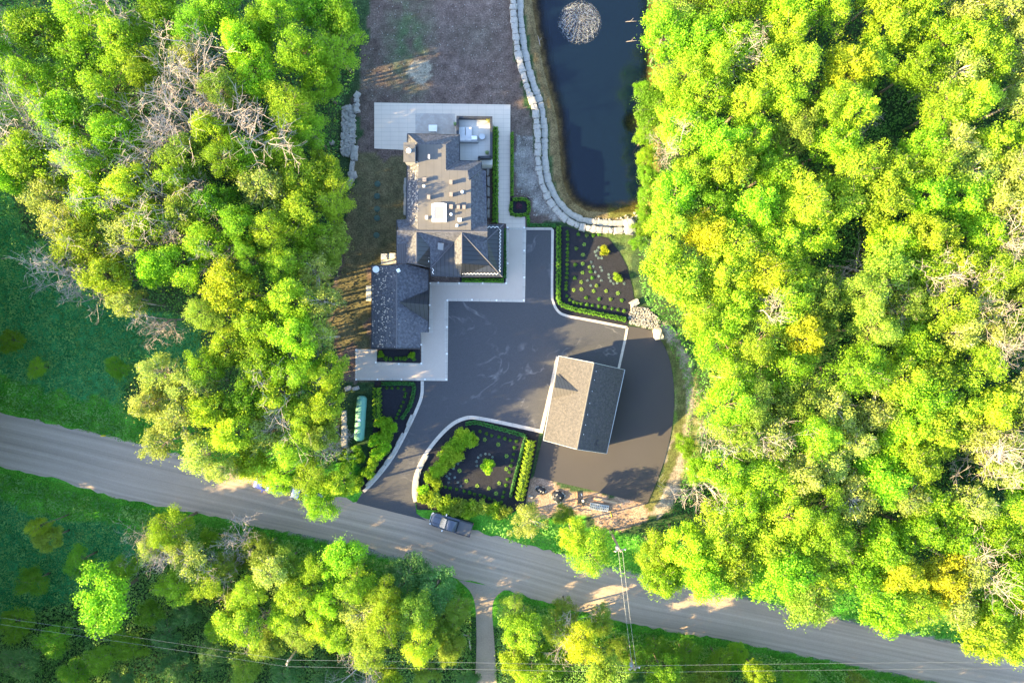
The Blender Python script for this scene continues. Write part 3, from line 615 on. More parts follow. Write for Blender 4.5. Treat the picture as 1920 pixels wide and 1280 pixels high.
# left wood (positions of crowns read off the photo)
LW = [(-40, 60, 60, 'lime'), (70, 60, 58, 'lime'), (150, 20, 55, 'lime'), (150, 110, 60, 'lime'), (225, 60, 50, 'yellow'), (60, 150, 55, 'lime'), (-30, 230, 55, 'yellow'),
      (110, 215, 58, 'lime'), (200, 165, 55, 'lime'), (265, 130, 45, 'yellow'), (300, 30, 50, 'lime'), (365, 55, 45, 'green'), (410, 20, 45, 'green'), (455, 85, 45, 'lime'), (520, 30, 48, 'lime'),
      (480, 140, 50, 'lime'), (590, 20, 45, 'green'), (630, 90, 58, 'yellow'), (560, 100, 50, 'lime'), (640, 30, 40, 'green'), (545, 200, 52, 'yellow'), (480, 60, 40, 'green'), (600, 155, 45, 'lime'),
      (420, 170, 45, 'olive'), (350, 110, 40, 'pale'), (60, 300, 55, 'yellow'), (150, 300, 55, 'yellow'), (10, 330, 45, 'lime'), (220, 255, 50, 'lime'), (90, 370, 55, 'pale'),
      (175, 385, 55, 'yellow'), (245, 350, 45, 'yellow'), (160, 455, 60, 'yellow'), (235, 440, 50, 'pale'), (120, 420, 45, 'pale'), (330, 330, 45, 'yellow'), (350, 290, 45, 'olive'), (400, 250, 42, 'yellow'), (430, 300, 42, 'green'),
      (280, 420, 48, 'yellow'), (200, 515, 50, 'yellow'), (235, 565, 38, 'pale'), (345, 400, 45, 'olive'), (400, 380, 42, 'green'), (330, 495, 55, 'lime'), (385, 455, 45, 'yellow'), (290, 500, 40, 'lime'),
      (490, 345, 60, 'pale'), (460, 290, 40, 'lime'), (520, 280, 45, 'yellow'), (580, 245, 40, 'green'), (560, 335, 50, 'yellow'), (610, 320, 42, 'yellow'), (625, 375, 46, 'yellow'), (560, 400, 48, 'yellow'), (450, 420, 40, 'green'),
      (510, 435, 48, 'yellow'), (580, 440, 48, 'yellow'), (620, 460, 40, 'olive'), (530, 495, 46, 'yellow'), (590, 505, 46, 'pale'), (440, 545, 60, 'gold'), (470, 480, 35, 'green'), (540, 560, 50, 'yellow'), (600, 565, 42, 'pale'),
      (390, 590, 40, 'olive'), (480, 610, 50, 'yellow'), (550, 625, 50, 'lime'), (600, 630, 42, 'pale'), (430, 650, 50, 'yellow'), (500, 680, 50, 'yellow'), (560, 695, 50, 'lime'), (615, 700, 42, 'yellow'), (610, 760, 40, 'yellow'), (390, 690, 42, 'lime'),
      (300, 700, 48, 'pale'), (355, 720, 45, 'pale'), (275, 755, 38, 'pale'), (330, 785, 52, 'pale'), (400, 765, 45, 'yellow'), (380, 850, 48, 'pale'), (300, 830, 40, 'pale'), (440, 810, 45, 'yellow'), (415, 880, 34, 'pale'),
      (465, 745, 42, 'green'), (520, 745, 42, 'yellow'), (570, 780, 46, 'yellow'), (500, 810, 46, 'pale'), (475, 870, 42, 'yellow'), (550, 840, 44, 'yellow'), (525, 893, 34, 'yellow'), (600, 815, 34, 'olive'), (585, 890, 44, 'yellow'), (600, 940, 40, 'lime'), (635, 905, 34, 'yellow')]
for k, (x, y, r, c) in enumerate(LW):
    hh = 13.5 + 2.5*random.random()
    if x > 560: hh = (10.5 if y < 560 else 13) + 1.5*random.random()
    if x > 450 and y > 740: hh = 13 + 1.5*random.random() if y < 870 and x < 620 else 11
    if 350 <= y <= 560 and k % 5: hh = min(hh, 7.2 + .38*(790 - x)/S + random.uniform(-1.7, 1))
    if 215 <= y < 350: hh = min(hh, 2.8 + .38*(875 - x)/S)
    leafy(x, y, r*.98, c, hh, 'left', k % 9, bare=(c == 'pale'))
for x, y, h, v, s in [(365, 160, 15, 0, 1.1), (372, 235, 15.5, 1, 1.25), (290, 250, 15, 2, 1.15), (355, 280, 15, 3, 1.0), (470, 235, 14.5, 0, 1.2), (310, 350, 14.5, 1, 1.2), (290, 440, 14, 2, 1.1), (180, 360, 15, 3, .9), (100, 490, 13, 0, .95),
                      (205, 555, 13, 1, .9), (385, 365, 13, 2, .8), (300, 590, 11, 3, .8), (185, 40, 16, 1, .9), (330, 80, 15, 3, 1.0), (440, 480, 13, 1, .7), (520, 745, 13.5, 2, 1.1), (600, 860, 9, 3, .8), (5, 200, 15, 1, 1.2), (90, 220, 15, 2, .9), (420, 180, 13, 1, .9), (150, 310, 15.5, 0, .7)]:
    dead(x, y, h, v, s)
# right wood, in staggered rows
RW_EDGE = [(1196, -90), (1196, 60), (1200, 180), (1192, 250), (1216, 300), (1218, 380), (1196, 430), (1178, 500), (1205, 560), (1262, 610), (1300, 660), (1318, 720), (1318, 790), (1290, 850), (1300, 930), (1235, 985), (1205, 1020), (1225, 1110), (1330, 1130), (1470, 1150), (1560, 1180), (1640, 1172), (1740, 1195), (1920, 1240), (2060, 1260), (2060, -90)]
rs = random.Random(99); row = 0; y = -60
GAPS = [(1640, 75, 38, 28), (1560, 55, 36, 22), (1545, 300, 22, 26), (1590, 490, 58, 34), (1735, 175, 28, 26), (1560, 680, 26, 26), (1610, 245, 26, 22), (1890, 710, 24, 30), (1560, 830, 20, 16), (1790, 880, 22, 14)]
while y < 1260:
    x = 1200 + (38 if row % 2 else 0) - 40
    while x < 2050:
        jx, jy = x + rs.uniform(-18, 18), y + rs.uniform(-16, 16); r = rs.uniform(46, 60)
        ok = in_px(jx - r*.62, jy, RW_EDGE) and in_px(jx, jy + r*.6, RW_EDGE) and in_px(jx + r*.3, jy - r*.3, RW_EDGE)
        for gx, gy, a, b_ in GAPS:
            if ((jx-gx)/(a+10))**2 + ((jy-gy)/(b_+12))**2 < 1: ok = False
        if ok:
            u = rs.random(); col = 'yellow' if u < .50 else 'lime' if u < .84 else 'gold' if u < .90 else 'olive'
            if jx > 1780 and rs.random() < .45 or (1440 < jx < 1700 and 700 < jy < 1000 and rs.random() < .4): col = 'pale'
            if jx < 1245 and 180 < jy < 420: col = 'green'; 
            if jx < 1400 and 440 < jy < 620: col = 'yellow'
            hh = rs.uniform(12.2, 14.2)
            if jx < 1245 and jy < 430: hh = rs.uniform(6.6, 7.4)  # small pond-side trees, built low and labelled as shrubs
            leafy(jx, jy, r, col, hh, 'right', None, bare=(col == 'pale'))
        x += 75
    y += 63; row += 1
for x, y_, h, v, s in [(1870, 470, 13, 0, .8), (1740, 540, 14, 1, .8), (1830, 560, 13.5, 2, .8), (1900, 640, 13, 3, .8), (1590, 490, 7, 1, .9), (1860, 655, 13, 0, .8), (1400, 830, 13, 2, 1.0), (1420, 590, 14, 3, .8), (1745, 165, 7, 1, .8),
                       (1860, 850, 14, 0, 1.0), (1320, 900, 11, 1, 1.1), (1290, 270, 13, 3, .7), (1380, 100, 14, 1, .7), (1850, 1060, 14, 2, 1.0), (1670, 580, 10, 0, .7), (1630, 245, 8, 3, .7)]:
    dead(x, y_, h, v, s, 'right')
# wood below the road
SW = [(490, 1032, 34, 'olive', 8), (590, 1065, 34, 'yellow', 9), (470, 1105, 34, 'yellow', 9), (420, 1062, 30, 'olive', 8), (600, 1172, 36, 'yellow', 9), (722, 1115, 40, 'yellow', 10), (530, 1160, 34, 'yellow', 9), (845, 1220, 30, 'olive', 8), (1060, 1140, 26, 'olive', 6), (1160, 1215, 26, 'olive', 6), (1385, 1225, 22, 'green', 4), (1190, 1235, 28, 'green', 6), (1290, 1270, 30, 'olive', 6), (280, 1150, 30, 'green', 6), (190, 1235, 32, 'green', 6), (410, 1180, 30, 'green', 6), (195, 1125, 62, 'lime', 13), (315, 990, 44, 'lime', 11), (285, 1030, 32, 'pale', 9), (350, 1045, 48, 'pale', 10), (390, 1090, 40, 'yellow', 9), (330, 1100, 38, 'yellow', 9), (450, 1165, 48, 'yellow', 10), (510, 1075, 45, 'pale', 10), (555, 1115, 42, 'yellow', 10),
      (640, 1045, 46, 'lime', 10), (660, 1090, 48, 'lime', 10), (610, 1130, 40, 'lime', 10), (680, 1150, 45, 'pale', 10), (720, 1170, 45, 'yellow', 12), (760, 1085, 50, 'dull', 8), (815, 1105, 48, 'dull', 8), (855, 1145, 34, 'olive', 7), (780, 1150, 44, 'olive', 11), (835, 1185, 32, 'olive', 7),
      (785, 1205, 42, 'yellow', 12), (690, 1215, 40, 'olive', 12), (640, 1190, 40, 'yellow', 9), (560, 1180, 42, 'olive', 8), (535, 1055, 34, 'olive', 8), (500, 1210, 34, 'olive', 7), (445, 1130, 32, 'olive', 7), (460, 1045, 26, 'green', 5), (395, 1010, 22, 'green', 4),
      (965, 1145, 34, 'olive', 8), (985, 1185, 44, 'yellow', 12), (965, 1235, 36, 'yellow', 9), (1045, 1175, 36, 'olive', 8), (1090, 1205, 42, 'gold', 12), (1040, 1230, 38, 'green', 7), (1000, 1275, 40, 'yellow', 9), (1125, 1165, 30, 'olive', 6), (1130, 1265, 38, 'olive', 12),
      (1235, 1215, 26, 'green', 5), (1285, 1230, 32, 'green', 6), (1245, 1265, 36, 'green', 10), (1350, 1240, 30, 'green', 6), (1330, 1275, 34, 'olive', 7), (1420, 1262, 30, 'yellow', 9), (1490, 1272, 28, 'green', 5), (1610, 1285, 26, 'olive', 5), (730, 1275, 34, 'yellow', 8), (800, 1268, 30, 'olive', 6),
      (150, 1050, 34, 'green', 5), (90, 1010, 30, 'olive', 6), (75, 985, 20, 'yellow', 8), (60, 1090, 34, 'green', 5), (30, 1170, 36, 'green', 5), (100, 1200, 36, 'green', 5), (40, 1245, 40, 'dull', 6), (240, 1210, 34, 'green', 5), (310, 1190, 34, 'dull', 6), (350, 1150, 32, 'dull', 6), (230, 1065, 30, 'green', 6),
      (400, 1225, 36, 'dull', 6), (460, 1255, 34, 'olive', 6), (330, 1250, 34, 'dull', 5), (140, 1265, 34, 'green', 5), (540, 1260, 36, 'dull', 6), (620, 1262, 36, 'dull', 6), (880, 1275, 22, 'dull', 4), (230, 1275, 30, 'dull', 5), (1190, 1275, 26, 'dull', 4),
      (70, 690, 22, 'green', 3), (220, 690, 24, 'green', 4), (20, 640, 26, 'green', 4)]
for k, (x, y_, r, c, h) in enumerate(SW): leafy(x, y_, r, c, h, 'below' if y_ > 950 else 'left', k % 9, bare=(c == 'pale'))
for x, y_, h, v, s in [(440, 1010, 7, 0, .75), (435, 1078, 8, 1, .8), (270, 1020, 9, 2, .6), (330, 1055, 10, 3, .8), (675, 1245, 8, 2, .9), (450, 1205, 5, 3, .9), (1080, 1190, 9, 0, .7)]:
    dead(x, y_, h, v, s, 'below')
# trees between the yard and the road
for k, (x, y_, r, c, h) in enumerate([(990, 978, 38, 'pale', 8), (1075, 1005, 34, 'yellow', 9), (1105, 1035, 50, 'yellow', 9.5), (1230, 1035, 42, 'yellow', 10), (1245, 1085, 42, 'lime', 11), (1060, 965, 24, 'green', 4), (1310, 880, 30, 'lime', 8), (1285, 835, 22, 'lime', 4)]):
    leafy(x, y_, r, c, h, 'strip', k, bare=(c == 'pale'))
# unseen rows added outside the frame so their shadows cross the meadow and road
BELT = []
for k, (x, y_) in enumerate([(-120, 420), (-150, 500), (-110, 575), (-140, 650), (-120, 730), (-170, 600), (-130, 930), (-160, 1000), (-110, 1060), (-150, 1130), (-120, 1200), (-150, 1280), (-100, 1360), (30, 1400), (160, 1390), (-90, 330), (-110, 120), (-100, 10), (290, 1380), (-230, 1060), (-240, 680), (-230, 1200), (-190, 880), (-200, 930), (-260, 960), (-280, 900), (-330, 1000), (-300, 1080), (-250, 860), (-360, 940), (-320, 1160), (-200, 1340), (-280, 1300), (-80, 1430), (100, 1450), (230, 1450), (-250, 560), (-250, 470), (-330, 620), (-330, 720), (-230, 760), (360, 1420), (440, 1400), (-110, 800), (-170, 820), (-230, 900), (-110, 870), (-180, 960), (-260, 1010), (-300, 850), (-380, 880), (-400, 1000), (-140, 900), (-90, 960), (-420, 780), (-400, 1080), (-380, 700), (-450, 900), (-200, 1180), (-260, 1250), (-340, 1240), (-80, 1300), (-60, 1370), (-180, 890), (-210, 915), (-190, 945), (-240, 935), (-200, 975), (-300, 930), (-300, 960), (-350, 985), (-180, 860), (-210, 840), (-260, 830)] + [(900 + 85*i, 1400 + (i % 2)*30) for i in range(13)]):
    x = x if y_ > 1380 else min(x, -175); y_ = y_ + 40 if y_ > 1380 else y_; hh = (17.5 + (k % 3)) if not (992 < y_ < 1070) else 8
    BELT.append((x, y_, hh, k))
def belt():
    ps, ns = [], []; rs_ = np.random.RandomState(1)
    for x, y_, hh, k in BELT:
        me = TV[k % 9][0]; n = len(me.polygons); c = np.empty(n*3, np.float32); me.polygons.foreach_get('center', c); nn = np.empty(n*3, np.float32); me.polygons.foreach_get('normal', nn)
        c = c.reshape(-1, 3)[::2]; nn = nn.reshape(-1, 3)[::2]; p = P(x, y_, hh*.7); a = k*1.7; ca, sa = math.cos(a), math.sin(a)
        c = np.stack([(c[:, 0]*ca - c[:, 1]*sa)*.95 + p.x, (c[:, 0]*sa + c[:, 1]*ca)*.95 + p.y, c[:, 2]*hh/14.3], 1); ps.append(c); ns.append(nn)
        for z in ((hh*.12, hh*.25, hh*.38, hh*.5) if hh > 9 else (hh*.2,)):       # unseen low leaves added to block sun under the crowns
            d = rs_.normal(size=(1100, 3)); p = P(x - (40 if x < 0 else 0), y_ + (40 if y_ > 1380 else 0), z); ps.append(np.stack([p.x + d[:, 0]*2, p.y + d[:, 1]*2, np.abs(z + d[:, 2])], 1)); ns.append(d)
    ps = np.concatenate(ps); me = leaf_mesh('shade_tree_belt', ps, np.concatenate(ns), .45*rs_.uniform(.6, 1.3, len(ps)), rs_.rand(len(ps)), M['lf_yellow'], 2)
    tag(link(bpy.data.objects.new('shade_tree_belt', me)), 'unseen belt of trees beyond the left and bottom edges, added for its shadows', 'trees', kind='stuff')
belt()
for k, (x, y_, r) in enumerate([(1206, 165, 18), (1210, 215, 20), (1208, 255, 22), (1212, 295, 22), (1216, 330, 22), (1212, 365, 22), (1208, 398, 20), (1206, 430, 20), (1196, 455, 18)]):
    leafy(x, y_, r, 'green' if k % 3 else 'lime', 5 + (k % 3)*.6, 'right', k)
# labels for every tree
ZN = {'left': 'the left wood', 'right': 'the right wood', 'below': 'the wood below the road', 'strip': 'the strip by the dirt patch', 'off': 'the unseen shade belt outside the left edge'}
groups = {}
for t in TREES:
    k = next(n for lim, n in BANDS if t[2] < lim); groups.setdefault((t[4], t[5], k), []).append(t)
for (zone, kd, band), ts in groups.items():
    ts.sort(key=lambda q: q[1])
    for i, t in enumerate(ts):
        if kd != 'dead':
            lab = '%s %s in %s, %s from the left %s' % (COLN[t[3]], kd, ZN[zone].replace('the left', 'left').replace('the right', 'right').replace('the wood', 'wood').replace('the ', ''), ordw(i+1), band)
            ws = lab.split()
            if len(ws) > 16: lab = '%s %s, %s, %s from left, %s' % (COLN[t[3]], kd, {'left': 'left wood', 'right': 'right wood', 'below': 'wood below road', 'strip': 'dirt patch strip', 'off': 'unseen shade belt'}[zone], ordw(i+1), band)
            if len(lab.split()) > 16: lab = ' '.join(lab.split()[:16])
            tag(t[0], lab, kd, 'leafy %ss of ' % kd + ZN[zone])
        else:
            lab = 'leafless grey tree, %s, %s from left, %s' % ({'left': 'left wood', 'right': 'right wood', 'below': 'wood below road', 'strip': 'strip', 'off': 'belt'}[zone], ordw(i+1), band)
            tag(t[0], ' '.join(lab.split()[:16]), 'tree', 'leafless trees of ' + ZN[zone])

# ------------------------------------------------------------------ undergrowth and grass (uncountable)
def scatter(n, poly_px, seed, avoid=()):
    rs = np.random.RandomState(seed); a = np.array(poly_px, float); x0, y0 = a.min(0); x1, y1 = a.max(0)
    x = rs.uniform(x0, x1, n); y = rs.uniform(y0, y1, n); k = inpoly(x, y, poly_px)
    for q in avoid: k &= ~inpoly(x, y, q)
    return x[k], y[k], rs
def to_world(x, y): return (x - 960)/S, (640 - y)/S
ALLROAD = ROAD_T + ROAD_B[::-1]
def undergrowth(name, polys, dens, hmax, size, m, seed, label, lump=2.2, avoid=()):
    P_, N_, S_, R_ = [], [], [], []
    for i, (pl) in enumerate(polys):
        a = np.array(pl, float); area = np.prod(a.max(0) - a.min(0))/S/S
        x, y, rs = scatter(int(area*dens), pl, seed + i, [ALLROAD] + list(avoid)); X, Y = to_world(x, y)
        lum = vnoise(X + 300, Y + 300, lump, seed)**1.6*.75 + vnoise(X + 300, Y + 300, lump*3.1, seed+3)*.35; n = len(X)
        Z = hmax*lum*rs.uniform(.55, 1.05, n) + .05
        P_.append(np.stack([X, Y, Z], 1)); e = .4
        gx = (vnoise(X+300+e, Y+300, lump, seed) - vnoise(X+300-e, Y+300, lump, seed)); gy = (vnoise(X+300, Y+300+e, lump, seed) - vnoise(X+300, Y+300-e, lump, seed))
        N_.append(np.stack([-gx*3, -gy*3, np.ones(n)*.8], 1) + rs.normal(size=(n, 3))*.45); S_.append(size*rs.uniform(.6, 1.3, n)); R_.append(np.clip(lum*.7 + rs.rand(n)*.4 - .1, 0, 1))
    me = leaf_mesh(name, np.concatenate(P_), np.concatenate(N_), np.concatenate(S_), np.concatenate(R_), m, seed, .5)
    o = link(bpy.data.objects.new(name, me)); tag(o, label, 'plants', kind='stuff'); return o
LEFTWOOD = [(-260, -120), (672, -120), (676, 130), (650, 200), (640, 300), (650, 380), (628, 460), (618, 560), (625, 640), (645, 720), (636, 850), (640, 925), (480, 885), (245, 820), (230, 700), (370, 680), (380, 600), (280, 590), (150, 540), (60, 430), (0, 350), (-260, 260)]
RIGHTWOOD = [(1208, -120), (1208, 330), (1196, 430), (1192, 540), (1222, 600), (1262, 630), (1290, 700), (1300, 790), (1278, 880), (1240, 960), (1200, 985), (1100, 985), (1060, 975), (990, 958), (900, 975), (960, 1005), (1200, 1070), (1440, 1125), (1920, 1228), (2100, 1260), (2100, -120)]
SOUTHWOOD = [(230, 950), (370, 974), (600, 1018), (700, 1040), (790, 1068), (855, 1096), (884, 1130), (886, 1420), (-250, 1420), (-250, 1280), (60, 1150), (200, 1100), (270, 1040), (300, 1010)]
SOUTHWOOD2 = [(932, 1126), (960, 1118), (1150, 1172), (1300, 1198), (1440, 1223), (1740, 1284), (1920, 1314), (2000, 1420), (936, 1420)]
undergrowth('undergrowth', [LEFTWOOD, RIGHTWOOD], 22, 6.0, .33, M['under'], 40, 'dark leafy undergrowth filling the gaps between the wood trees')
undergrowth('scrub', [SOUTHWOOD, SOUTHWOOD2], 42, 3.2, .33, M['scrub'], 60, 'bushy dull green scrub below the gravel road')
undergrowth('meadow_grass', [MEADOW_L, MEADOW_S], 28, .9, .30, M['grass'], 80, 'long bluish green meadow grass left of the woods', 1.1)
VT = [(-200, 700), (0, 740), (245, 795), (300, 812), (300, 840), (245, 828), (0, 772), (-200, 725)]
VB = [(-200, 832), (0, 875), (230, 934), (370, 962), (600, 1008), (790, 1056), (860, 1086), (882, 1112), (893, 1150), (890, 1300), (872, 1300), (870, 1150), (850, 1120), (780, 1090), (600, 1040), (370, 1000), (230, 970), (0, 915), (-200, 870)]
VC = [(928, 1300), (926, 1180), (924, 1135), (940, 1108), (960, 1110), (1150, 1162), (1300, 1188), (1440, 1213), (1740, 1274), (1920, 1304), (1920, 1330), (1440, 1245), (1150, 1195), (960, 1138), (944, 1160), (940, 1300)]
VD = [(1262, 620), (1280, 660), (1296, 720), (1298, 800), (1290, 860), (1280, 860), (1286, 800), (1288, 740), (1275, 690), (1255, 650)]
me_avoid = []
def verge(name, polys, seed):
    P_, N_, S_, R_ = [], [], [], []
    for i, pl in enumerate(polys):
        a = np.array(pl, float); area = np.prod(a.max(0) - a.min(0))/S/S; x, y, rs = scatter(int(min(area*60, 260000)), pl, seed + i); X, Y = to_world(x, y); n = len(X)
        P_.append(np.stack([X, Y, rs.uniform(.04, .35, n)], 1)); N_.append(rs.normal(size=(n, 3)) + np.array([0, 0, .8])); S_.append(.24*rs.uniform(.6, 1.3, n)); R_.append(np.clip(vnoise(X+300, Y+300, 1.5, seed)*.8 + rs.rand(n)*.3, 0, 1))
    me = leaf_mesh(name, np.concatenate(P_), np.concatenate(N_), np.concatenate(S_), np.concatenate(R_), M['grass_bright'], seed, .3)
    tag(link(bpy.data.objects.new(name, me)), 'bright green grass verge along the gravel road and lane', 'grass', kind='stuff')
verge('verge_grass', [VT, VB, VC, VD], 90)

# ------------------------------------------------------------------ shrubs and hedges
def ball_mesh(name, seed, n, leaf, m, squash=.8, lump=.12, spiky=False):
    rs = np.random.RandomState(seed); d = rs.normal(size=(n, 3)); d[:, 2] = np.abs(d[:, 2])*1.0 - .15; d /= np.linalg.norm(d, axis=1)[:, None]
    az = np.arctan2(d[:, 1], d[:, 0])
    if spiky:
        k = rs.randint(5, 8); rr = (.45 + .55*np.abs(np.cos(az*k/2 + seed)))*rs.uniform(.15, 1, n)**.5; z = .25 + .5*(1 - rr)
        pos = np.stack([np.cos(az)*rr, np.sin(az)*rr, z*rs.uniform(.6, 1.1, n)], 1); nr = rs.normal(size=(n, 3))*.5 + np.array([0, 0, 1])
    else:
        rr = (1 + lump*np.sin(3*az + seed) + lump*np.sin(5*az + 2*seed)*.7)*rs.uniform(.72, 1.02, n)
        pos = d*rr[:, None]*np.array([1, 1, squash]); pos[:, 2] += .15; nr = d + rs.normal(size=(n, 3))*.45
    return leaf_mesh(name, pos, nr, leaf*rs.uniform(.6, 1.3, n), rs.rand(n), m, seed)
BOX = [ball_mesh('boxwood', 5+i, 420, .22, M['lf_box']) for i in range(3)]
SPK = [ball_mesh('star_perennial', 15+i, 260, .28, M['lf_chart'], spiky=True) for i in range(4)]
BLU = [ball_mesh('silver_perennial', 25+i, 160, .34, M['lf_blue'], .6, .2, spiky=(i == 1)) for i in range(2)]
def bush_variant(seed, n=1700):
    rs = np.random.RandomState(seed); C = [np.array([rs.uniform(-.6, .6), rs.uniform(-.6, .6), rs.uniform(.35, 1.1)]) for _ in range(15)]; rad = rs.uniform(.24, .46, 15)
    pos, nrm = clump_leaves(rs, C, rad, (rad**2/(rad**2).sum()*n).astype(int), .85)
    return leaf_mesh('bush', pos, nrm, .16*rs.uniform(.6, 1.3, len(pos)), rs.rand(len(pos)), M['lf_yellow'], seed)
BUSH = [bush_variant(300+i) for i in range(5)]
def put_mesh(name, me, px, py, rpx, z, m, label, cat, group, hs=1.0, z0=.05):
    o = link(bpy.data.objects.new(name, me)); o.material_slots[0].link = 'OBJECT'; o.material_slots[0].material = m
    p = P(px, py, z); r = rpx/S; o.location = (p.x, p.y, z0); o.scale = (r, r, r*hs); o.rotation_euler = (0, 0, random.uniform(0, 6.28)); tag(o, label, cat, group); return o
zA = lambda X, Y: (1000 + X*.1875, 400 + Y*.1875)
zB = lambda X, Y: (760 + X/6, 760 + Y/6)
zC = lambda X, Y: (480 + X/4, 640 + Y/4)
rowA = [(340,180),(345,215),(343,255),(345,310),(343,350),(342,390),(342,425),(338,465),(338,512),(340,555),(338,595),(335,640),(330,690),(328,722),(327,757),(335,825),(365,865),(405,888),(440,897),(480,903),(537,913),(592,918),(658,928),(718,940),(790,952),(850,963),(910,975)]
for k, q in enumerate(rowA): put_mesh('round_boxwood', BOX[k % 3], *zA(*q), 3.1 + (k % 3)*.25, .3, M['lf_box'], 'round boxwood in the L-shaped row below the pond, %s from the pond end' % ordw(k+1), 'shrub', 'round boxwoods of the bed below the pond')
for k, q in enumerate([(452,205),(535,220),(600,220),(660,210),(430,350),(420,512),(415,645),(565,535),(575,580),(592,643),(635,722),(530,842),(660,855),(775,857),(887,868)]):
    put_mesh('round_shrub', BOX[(k+1) % 3], *zA(*q), 3.7, .3, M['lf_chart' if k % 3 == 1 else 'lf_box'], 'loose round green shrub inside the bed below the pond, %s counting downwards' % ordw(k+1), 'shrub', 'loose round shrubs inside the bed below the pond', .8)
for k, q in enumerate([(510,308),(498,412),(495,503),(493,590),(480,685),(482,757),(405,765),(605,775),(730,775),(848,797)]):
    put_mesh('star_perennial', SPK[k % 4], *zA(*q), 4.0, .3, M['lf_chart'], 'star-shaped pale green perennial in bed below the pond, %s counting down then right' % ordw(k+1), 'plant', 'star-shaped perennials below the pond', .6)
for k, q in enumerate([(640,370),(655,340),(620,385),(630,420),(655,445),(685,445),(580,487),(600,530),(675,537),(685,570),(622,587),(655,627),(545,670),(575,720),(683,668),(755,610),(760,640),(775,675),(805,700),(840,695),(910,700)]):
    put_mesh('silver_perennial', BLU[k % 2], *zA(*q), 2.7, .2, M['lf_blue'], 'small bluish grey perennial among the mulch below the pond, %s from the top' % ordw(k+1), 'plant', 'bluish perennials in the bed below the pond', .5)
put_mesh('yellow_shrub', BUSH[0], *zA(715, 375), 11.5, .8, M['lf_gold'], 'bright yellow shrub standing in the upper part of the bed below the pond', 'shrub', None)
put_mesh('yellow_shrub', BUSH[1], *zA(850, 635), 10.5, .8, M['lf_yellow'], 'yellow green shrub ringed by bluish plants at the right of the bed below the pond', 'shrub', None)
rowB = [(760,298),(838,292),(912,318),(970,340),(1052,355),(1120,372),(1180,390),(1250,405),(1228,475),(1217,550),(1202,618),(1188,678),(1172,752),(1148,830),(1130,898),(1110,975),(1095,1030),(1080,1090),(1000,1068),(945,1050),(888,1030),(842,1010),(778,1000),(722,980),(660,965),(575,945),(503,932),(450,920),(398,918)]
for k, q in enumerate(rowB): put_mesh('round_boxwood', BOX[k % 3], *zB(*q), 3.1 + (k % 3)*.25, .3, M['lf_box'], 'round boxwood in the ring inside the island bed, %s clockwise from the upper left' % ordw(k+1), 'shrub', 'round boxwoods of the island bed')
for k, q in enumerate([(893,385),(1045,440),(1138,570),(1135,715),(1055,875),(1020,990),(940,935),(808,905),(685,850),(608,735)]):
    put_mesh('star_perennial', SPK[k % 4], *zB(*q), 4.2, .3, M['lf_chart'], 'star-shaped pale green perennial in the island bed, %s clockwise from the top' % ordw(k+1), 'plant', 'star-shaped perennials of the island bed', .6)
for k, q in enumerate([(800,630),(820,585),(850,560),(900,545),(945,550),(980,580),(805,680),(620,620),(590,655),(540,710),(500,770),(490,820),(465,795),(555,810),(485,865),(590,865),(625,910)]):
    put_mesh('silver_perennial', BLU[k % 2], *zB(*q), 2.5, .2, M['lf_blue'], 'small bluish grey perennial in the island bed, %s from the middle tree leftwards' % ordw(k+1), 'plant', 'bluish perennials of the island bed', .5)
put_mesh('young_tree', BUSH[2], *zB(915, 690), 17, 1.8, M['lf_lime'], 'small round lime green tree in the middle of the island bed', 'tree', None, 1.4)
for k, q in enumerate([(980,350),(1018,350),(1063,350),(1110,360),(1120,390),(1115,415),(1103,455),(1087,487),(1075,520),(1063,545),(1050,575)]):
    put_mesh('round_boxwood', BOX[k % 3], *zC(*q), 3.0, .3, M['lf_box'], 'round boxwood in the curved row right of the green tank, %s from the top left' % ordw(k+1), 'shrub', 'round boxwoods of the bed right of the tank')
for k, (x, y_, r) in enumerate([(714, 665, 8), (722, 672, 5), (731, 673, 4), (742, 672, 4), (750, 672, 4), (758, 672, 5), (771, 665, 8), (775, 673, 4)]):
    put_mesh('small_shrub', BUSH[k % 5] if r > 6 else BOX[k % 3], x, y_, r, .6, M['lf_lime' if r > 6 else 'lf_box'], 'small shrub in narrow bed below the house, %s from the left' % ordw(k+1), 'shrub', 'shrubs in the narrow bed below the house')
put_mesh('purple_shrub', BOX[0], 973, 386, 6.5, .3, mat('leaf_purple', (.10, .03, .06), .7, noise=[(5, .6, (.05, .02, .04))]), 'low purple shrub inside the small square hedge by the path', 'shrub', None, .6, .11)
bushes = [(877, 822, 17), (865, 815, 15), (887, 826, 15), (858, 832, 17), (842, 842, 16), (852, 856, 17), (834, 856, 14), (843, 868, 15), (824, 878, 15), (815, 886, 14), (804, 896, 14), (815, 906, 15), (795, 920, 14), (803, 932, 15), (790, 935, 11),
          (818, 938, 17), (838, 944, 18), (860, 948, 18), (880, 950, 18), (902, 952, 19), (925, 955, 18), (945, 962, 16), (830, 955, 13), (848, 959, 13), (872, 962, 13)]
for k, (x, y_, r) in enumerate(bushes):
    put_mesh('leafy_bush', BUSH[k % 5], x, y_, r*1.05, 1.2, M['lf_yellow' if k % 3 else 'lf_lime'] if k < 15 else M['lf_olive' if k % 2 else 'lf_yellow'], 'leafy bush on the %s of the island bed, %s from the driveway top' % ('left rim' if k < 15 else 'lower rim', ordw(k+1)), 'shrub', 'big bushes round the island bed', 1.1)
bushC = [(712, 790, 15), (728, 795, 15), (738, 802, 13), (720, 815, 17), (705, 826, 16), (722, 838, 16), (708, 850, 15), (696, 872, 14), (688, 885, 15), (700, 860, 12), (672, 905, 14), (664, 915, 13), (676, 892, 10), (660, 862, 17), (645, 858, 16), (675, 858, 14), (650, 880, 17), (668, 842, 12), (655, 900, 14)]
